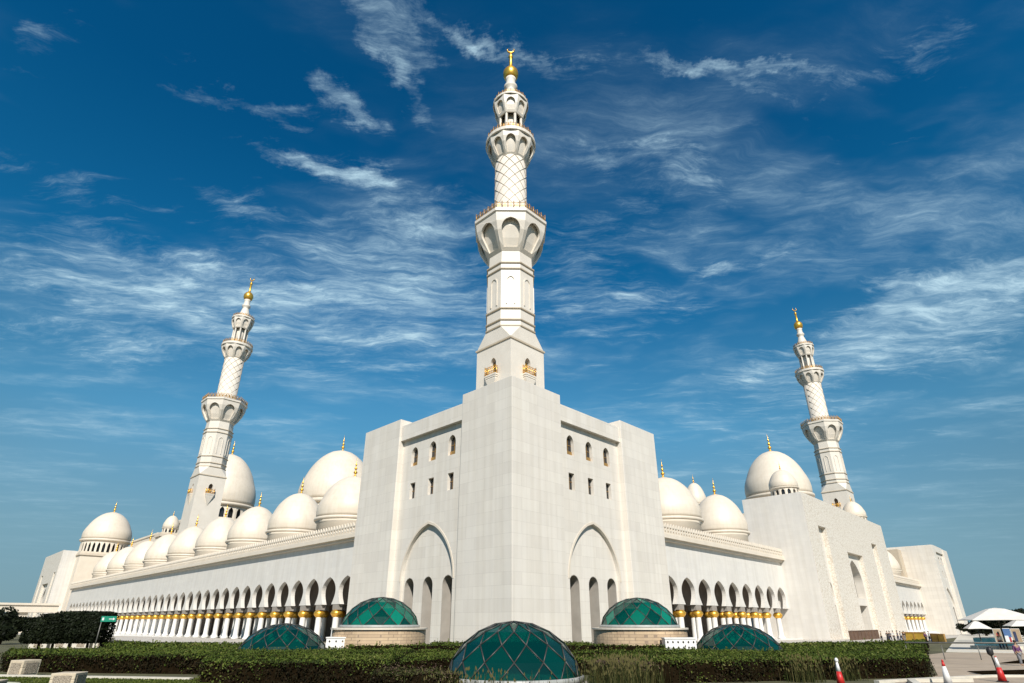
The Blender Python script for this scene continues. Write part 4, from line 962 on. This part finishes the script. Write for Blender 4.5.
# ---- people
def skinmesh(nodes, edges, mat, name, parent, sub_=1):
    me = bpy.data.meshes.new(name); me.from_pydata([p for p, r in nodes], edges, []); o = bpy.data.objects.new('tmp', me); C.objects.link(o)
    m = o.modifiers.new('s', 'SKIN'); o.modifiers.new('u', 'SUBSURF').levels = sub_
    for i, (p, r) in enumerate(nodes): me.skin_vertices[0].data[i].radius = (r, r) if not isinstance(r, tuple) else r
    me.skin_vertices[0].data[0].use_root = True
    bpy.context.view_layer.update(); dg = bpy.context.evaluated_depsgraph_get(); m2 = bpy.data.meshes.new_from_object(o.evaluated_get(dg)); m2.name = name
    bpy.data.objects.remove(o); m2.materials.clear(); m2.materials.append(mat); m2.polygons.foreach_set('use_smooth', [True]*len(m2.polygons))
    q = bpy.data.objects.new(name, m2); C.objects.link(q); q.parent = parent; return q
def person(x, y, zg, rz, top, legs, label, h=1.72, step=.12, robe=False, arm=.0):
    root = empty('person', (x, y, zg), label, 'person'); root.rotation_euler[2] = rz; s = h/1.72; root.scale = (s, s, s)
    nd = [((0, 0, .93), (.15, .11)), ((0, 0, 1.15), (.13, .10)), ((0, 0, 1.38), (.17, .11)), ((0, 0, 1.48), .06), ((0, .01, 1.56), .065), ((0, .015, 1.66), (.08, .095)),
          ((.10, 0, .86), .09), ((.11, step, .48), .062), ((.11, step*.6, .09), .042), ((.12, step*.6+.14, .04), .035),
          ((-.10, 0, .86), .09), ((-.11, -step*.7, .48), .062), ((-.11, -step, .09), .042), ((-.12, -step+.14, .04), .035),
          ((.20, 0, 1.38), .055), ((.25, -.03, 1.12), .042), ((.24, .06+arm, .88), .032), ((.235, .09+arm, .79), .034), ((-.20, 0, 1.38), .055), ((-.25, .0, 1.12), .042), ((-.24, .1+arm, .90), .032), ((-.235, .13+arm, .81), .034)]
    ed = [(0, 1), (1, 2), (2, 3), (3, 4), (4, 5), (0, 6), (6, 7), (7, 8), (8, 9), (0, 10), (10, 11), (11, 12), (12, 13), (2, 14), (14, 15), (15, 16), (16, 17), (2, 18), (18, 19), (19, 20), (20, 21)]
    skinmesh(nd, ed, M['skin'], 'body', root)
    up = [((0, 0, .90), (.175, .135)), ((0, 0, 1.15), (.155, .125)), ((0, 0, 1.38), (.185, .13)), ((.215, 0, 1.38), .075), ((.262, -.03, 1.12), .06), ((-.215, 0, 1.38), .075), ((-.262, 0, 1.12), .06), ((.25, .04+arm, .93), .05), ((-.25, .08+arm, .95), .05)]
    skinmesh(up, [(0, 1), (1, 2), (2, 3), (3, 4), (2, 5), (5, 6), (4, 7), (6, 8)], CL[top], 'shirt', root)
    if robe:
        mb = MB(); lathe(mb, [(.30, .06), (.27, .4), (.22, .8), (.19, 1.0)], n=16); mb.build('robe', CL[legs], root)
    else:
        lo = [((0, 0, .93), (.165, .13)), ((.10, 0, .84), .115), ((.11, step, .48), .085), ((.11, step*.6, .12), .07), ((-.10, 0, .84), .115), ((-.11, -step*.7, .48), .085), ((-.11, -step, .12), .07)]
        skinmesh(lo, [(0, 1), (1, 2), (2, 3), (0, 4), (4, 5), (5, 6)], CL[legs], 'trousers', root)
    mb = MB(); lathe(mb, [(.088, 1.63), (.102, 1.70), (.088, 1.77), (.03, 1.80)], 0, -.012, 12); mb.build('hair', M['hair'], root)
P_ = [(*px(881, 112), .4, 'tan', 'black', 'person in a tan top at the left end of the crowd', False), (*px(887.5, 114), 2.0, 'black', 'black', 'person in a long black robe, second from left in the crowd', True),
      (*px(890, 110), 1.2, 'grey', 'navy', 'person in a grey top over navy trousers in the crowd', False), (*px(893.5, 112), 3.0, 'white', 'black', 'person in a white shirt and black trousers in the middle of the crowd', False), (*px(897.5, 113), .2, 'navy', 'navy', 'person all in navy between the two white shirts', False),
      (*px(900.8, 110), 4.0, 'white', 'navy', 'person in white shirt and navy trousers at the crowd right side', False), (*px(904, 114), 5.0, 'black', 'grey', 'person in black top and grey trousers at the right end of the crowd', False), (*px(925.5, 104), 2.6, 'purple', 'navy', 'person in a purple top between the two golden screens', False),
      (*px(929.3, 103), 3.6, 'white', 'navy', 'person in a white top between the two golden screens', False), (*px(1001, 72), 1.0, 'white', 'navy', 'person in a white top under the large parasol', False),
      (*px(1019, 45), 2.4, 'purple', 'grey', 'person in a dark purple top at the right frame edge, nearest of all', False)]
for i, (g, r, rz, a, b, lab, rb) in enumerate(P_):
    x, y = gr(g, r); z = gz(x, y)+.03
    person(x, y, z, rz, a, b, lab.replace('seated height figure', 'standing'), robe=rb, h=1.62+.03*(i % 5))

# ------------------------------------------------------------------ air
# (set below with the sky)
# ------------------------------------------------------------------ camera
cd = bpy.data.cameras.new('camera'); co = bpy.data.objects.new('camera', cd); C.objects.link(co)
cd.sensor_width = 36; cd.sensor_fit = 'HORIZONTAL'; cd.lens = 36*F_PX/1024; cd.clip_end = 6000; cd.clip_start = .1
cd.shift_y = (CY-341.5)/1024
co.location = (CAMX, CAMY, HC); co.rotation_euler = (PI/2+PITCH, 0, AZ-PI/2)
S.camera = co

# ------------------------------------------------------------------ light
SUN_EL = math.radians(40); SUN_AZ = math.radians(231)   # math angle of the direction towards the sun
sd = bpy.data.lights.new('sun', 'SUN'); sd.energy = 3.9; sd.angle = math.radians(.5); sd.color = (1, .95, .87)
so = bpy.data.objects.new('sun', sd); C.objects.link(so)
dv = Vector((math.cos(SUN_AZ)*math.cos(SUN_EL), math.sin(SUN_AZ)*math.cos(SUN_EL), math.sin(SUN_EL)))
so.rotation_euler = dv.to_track_quat('Z', 'Y').to_euler()
W = bpy.data.worlds.new('World'); S.world = W; W.use_nodes = True; nt = W.node_tree
bg = nt.nodes['Background']; bg.inputs['Strength'].default_value = .10
sk = N(nt, 'ShaderNodeTexSky', sky_type='NISHITA'); sk.sun_disc = False; sk.sun_elevation = SUN_EL; sk.sun_rotation = PI/2-SUN_AZ; sk.air_density = 1; sk.dust_density = 1.0; sk.ozone_density = 3
tc = N(nt, 'ShaderNodeTexCoord'); sp = N(nt, 'ShaderNodeSeparateXYZ'); nt.links.new(tc.outputs['Generated'], sp.inputs[0])
def MATH(op, a, b=None, c=None, clamp=False):
    n = N(nt, 'ShaderNodeMath', operation=op); n.use_clamp = clamp
    for i, v in enumerate((a, b, c)):
        if v is None: continue
        if isinstance(v, (int, float)): n.inputs[i].default_value = v
        else: nt.links.new(v, n.inputs[i])
    return n.outputs[0]
def smooth(x, lo, hi): 
    n = N(nt, 'ShaderNodeMapRange', interpolation_type='SMOOTHSTEP'); nt.links.new(x, n.inputs[0]); n.inputs[1].default_value = lo; n.inputs[2].default_value = hi; return n.outputs[0]
X, Y, Z = sp.outputs
# clear-sky tone: Nishita deepened to the polarised blue of the photograph
gr_ = ramp(nt, [(0, (1.30, 2.05, 2.35)), (.12, (1.18, 2.20, 2.75)), (.30, (.55, 1.95, 3.30)), (.50, (.05, 1.08, 2.62)), (.70, (.010, .68, 1.90)), (1, (.003, .38, 1.15))])
nt.links.new(Z, gr_.inputs['Fac'])
# light scattered at right angles to the sun is polarised and photographs darker
dt = N(nt, 'ShaderNodeVectorMath', operation='DOT_PRODUCT'); nt.links.new(tc.outputs['Generated'], dt.inputs[0]); dt.inputs[1].default_value = dv
pol = MATH('ADD', MATH('MULTIPLY', MATH('MULTIPLY', dt.outputs['Value'], dt.outputs['Value']), 1.6), .74)
pc = N(nt, 'ShaderNodeVectorMath', operation='SCALE'); nt.links.new(gr_.outputs['Color'], pc.inputs[0]); nt.links.new(MATH('MINIMUM', pol, 1.12), pc.inputs[3])
mx = N(nt, 'ShaderNodeMixRGB'); mx.inputs[0].default_value = .96
skt = N(nt, 'ShaderNodeMixRGB', blend_type='MULTIPLY'); skt.inputs[0].default_value = 1; nt.links.new(sk.outputs[0], skt.inputs[1]); skt.inputs[2].default_value = (.08, .55, .8, 1)
nt.links.new(skt.outputs[0], mx.inputs[1]); nt.links.new(pc.outputs[0], mx.inputs[2])
# cirrus: a flat layer far overhead, u across and v along the view heading
zz = MATH('MAXIMUM', Z, .04)
U = MATH('DIVIDE', MATH('ADD', MATH('MULTIPLY', X, RX), MATH('MULTIPLY', Y, RY)), zz)
V = MATH('DIVIDE', MATH('ADD', MATH('MULTIPLY', X, FX), MATH('MULTIPLY', Y, FY)), zz)
cb = N(nt, 'ShaderNodeCombineXYZ'); nt.links.new(U, cb.inputs[0]); nt.links.new(V, cb.inputs[1])
def noise(vec, scale, detail, rough, dist=0.0, rot=0, sx=1, sy=1, off=(0, 0, 0)):
    mp = N(nt, 'ShaderNodeMapping'); mp.inputs['Rotation'].default_value = (0, 0, rot); mp.inputs['Scale'].default_value = (sx, sy, 1); mp.inputs['Location'].default_value = off
    nt.links.new(vec, mp.inputs['Vector'])
    n = N(nt, 'ShaderNodeTexNoise'); n.inputs['Scale'].default_value = scale; n.inputs['Detail'].default_value = detail; n.inputs['Roughness'].default_value = rough; n.inputs['Distortion'].default_value = dist
    nt.links.new(mp.outputs[0], n.inputs['Vector']); return n
warp = noise(cb.outputs[0], 1.6, 4, .6)
wv = N(nt, 'ShaderNodeVectorMath', operation='MULTIPLY_ADD'); nt.links.new(warp.outputs['Color'], wv.inputs[0]); wv.inputs[1].default_value = (.33, .33, 0); nt.links.new(cb.outputs[0], wv.inputs[2])
wisp = noise(wv.outputs[0], 3.2, 9, .70, 0, rot=-.45, sx=.9, sy=2.0)
fine = noise(wv.outputs[0], 10, 7, .74, 0, rot=-1.0, sx=.5, sy=2.4, off=(3, 1, 0))
veil = noise(wv.outputs[0], 1.3, 4, .6, 0, rot=-.3, sx=.8, sy=1.4, off=(1.3, 4.2, 0))
big = noise(cb.outputs[0], 2.8, 7, .68, 0, off=(7, 2, 0))
bs = N(nt, 'ShaderNodeVectorMath', operation='MULTIPLY_ADD'); nt.links.new(big.outputs['Color'], bs.inputs[0]); bs.inputs[1].default_value = (.40, .40, 0); bs.inputs[2].default_value = (-.20, -.20, 0)
bs2 = N(nt, 'ShaderNodeVectorMath', operation='ADD'); nt.links.new(bs.outputs[0], bs2.inputs[0]); nt.links.new(cb.outputs[0], bs2.inputs[1])
sb = N(nt, 'ShaderNodeSeparateXYZ'); nt.links.new(bs2.outputs[0], sb.inputs[0]); U, V = sb.outputs[0], sb.outputs[1]
def blob(u0, v0, au, av, rot, amp):
    du = MATH('SUBTRACT', U, u0); dv_ = MATH('SUBTRACT', V, v0); c, s = math.cos(rot), math.sin(rot)
    a = MATH('DIVIDE', MATH('ADD', MATH('MULTIPLY', du, c), MATH('MULTIPLY', dv_, s)), au)
    b = MATH('DIVIDE', MATH('SUBTRACT', MATH('MULTIPLY', dv_, c), MATH('MULTIPLY', du, s)), av)
    r2 = MATH('ADD', MATH('MULTIPLY', a, a), MATH('MULTIPLY', b, b)); return MATH('MULTIPLY', MATH('EXPONENT', MATH('MULTIPLY', r2, -1)), amp)
BL = [(-0.589, 0.834, 0.1, 0.032, 0.225, 0.656), (-0.418, 0.793, 0.055, 0.044, 0.978, 0.574), (-0.354, 0.842, 0.076, 0.042, 0.767, 0.82), (-0.526, 0.988, 0.082, 0.035, 0.372, 0.574), (-0.389, 1.035, 0.114, 0.054, 0.461, 0.902), (-0.679, 1.14, 0.137, 0.066, 0.438, 0.615), (-0.924, 0.723, 0.052, 0.037, 0.224, 0.41), (-0.213, 0.733, 0.135, 0.031, 1.357, 0.779), (-0.163, 0.703, 0.099, 0.031, 1.143, 0.574), (-0.04, 0.675, 0.153, 0.026, 0.32, 0.738), (0.114, 0.76, 0.092, 0.024, 0.651, 0.328), (0.334, 0.773, 0.1, 0.021, 0.217, 0.656), (0.547, 0.801, 0.197, 0.023, 0.081, 0.82), (0.491, 0.844, 0.154, 0.023, 0.262, 0.656), (0.815, 0.75, 0.149, 0.036, -0.082, 0.35), (0.229, 0.983, 0.118, 0.045, 0.3, 0.7), (0.41, 1.047, 0.146, 0.046, 0.712, 0.45), (0.673, 1.463, 0.093, 0.051, -0.342, 0.82), (0.78, 1.35, 0.079, 0.054, -0.889, 0.492), (0.335, 1.153, 0.218, 0.116, 0.788, 0.4), (1.503, 1.536, 0.254, 0.124, -0.696, 1.1), (1.535, 1.795, 0.385, 0.345, -0.599, 1.1), (1.29, 2.194, 0.429, 0.253, -0.784, 0.6), (1.221, 1.502, 0.116, 0.056, 0.596, 0.574), (1.517, 2.765, 0.551, 0.496, -0.508, 0.25), (-1.295, 1.474, 0.301, 0.291, 0.557, 0.7), (-0.907, 1.591, 0.331, 0.278, 0.108, 0.65), (-0.333, 1.545, 0.298, 0.258, 0.29, 0.9), (-0.305, 1.299, 0.246, 0.099, -0.0, 0.55), (-1.524, 1.956, 0.566, 0.295, -0.0, 0.6), (-0.574, 1.935, 0.523, 0.312, -0.047, 0.6), (0.308, 1.688, 0.308, 0.242, 0.535, 0.65), (0.199, 1.346, 0.151, 0.121, 0.372, 0.4), (-1.115, 1.047, 0.125, 0.08, 0.475, 0.35), (1.374, 3.307, 2.231, 0.855, 0.282, 0.2), (-0.228, 1.153, 0.163, 0.088, 0.741, 0.35)]
tot = None
for b_ in BL:
    o_ = blob(*b_); tot = o_ if tot is None else MATH('ADD', tot, o_)
cover = MATH('MINIMUM', tot, 1.15)
comb = MATH('ADD', MATH('MULTIPLY', wisp.outputs['Fac'], .58), MATH('MULTIPLY', fine.outputs['Fac'], .42))
w_ = MATH('MULTIPLY', smooth(wisp.outputs['Fac'], .34, .74), MATH('ADD', MATH('MULTIPLY', smooth(fine.outputs['Fac'], .30, .74), .85), .30))
dens = MATH('MULTIPLY', smooth(MATH('ADD', comb, MATH('MULTIPLY', cover, .36)), .58, 1.04), MATH('ADD', MATH('MULTIPLY', w_, .95), .32))
low = MATH('MULTIPLY', MATH('MULTIPLY', smooth(veil.outputs['Fac'], .44, .70), MATH('ADD', MATH('MULTIPLY', w_, .9), .12)), MATH('MULTIPLY', smooth(Z, .90, .55), .75))
dens = MATH('MULTIPLY', MATH('ADD', dens, low), smooth(Z, .02, .30), clamp=True)
m2 = N(nt, 'ShaderNodeMixRGB'); nt.links.new(dens, m2.inputs[0]); nt.links.new(mx.outputs[0], m2.inputs[1]); m2.inputs[2].default_value = (3.3, 4.7, 5.5, 1)
nt.links.new(m2.outputs[0], bg.inputs['Color'])
W.cycles.sampling_method = 'MANUAL'; W.cycles.sample_map_resolution = 256

S.view_settings.view_transform = 'Standard'; S.view_settings.look = 'None'; S.view_settings.gamma = 1; S.view_settings.use_curve_mapping = False
S.view_settings.exposure = .61
S.render.engine = 'CYCLES'; S.cycles.max_bounces = 6; S.cycles.transparent_max_bounces = 12
S.render.resolution_x = 1024; S.render.resolution_y = 683
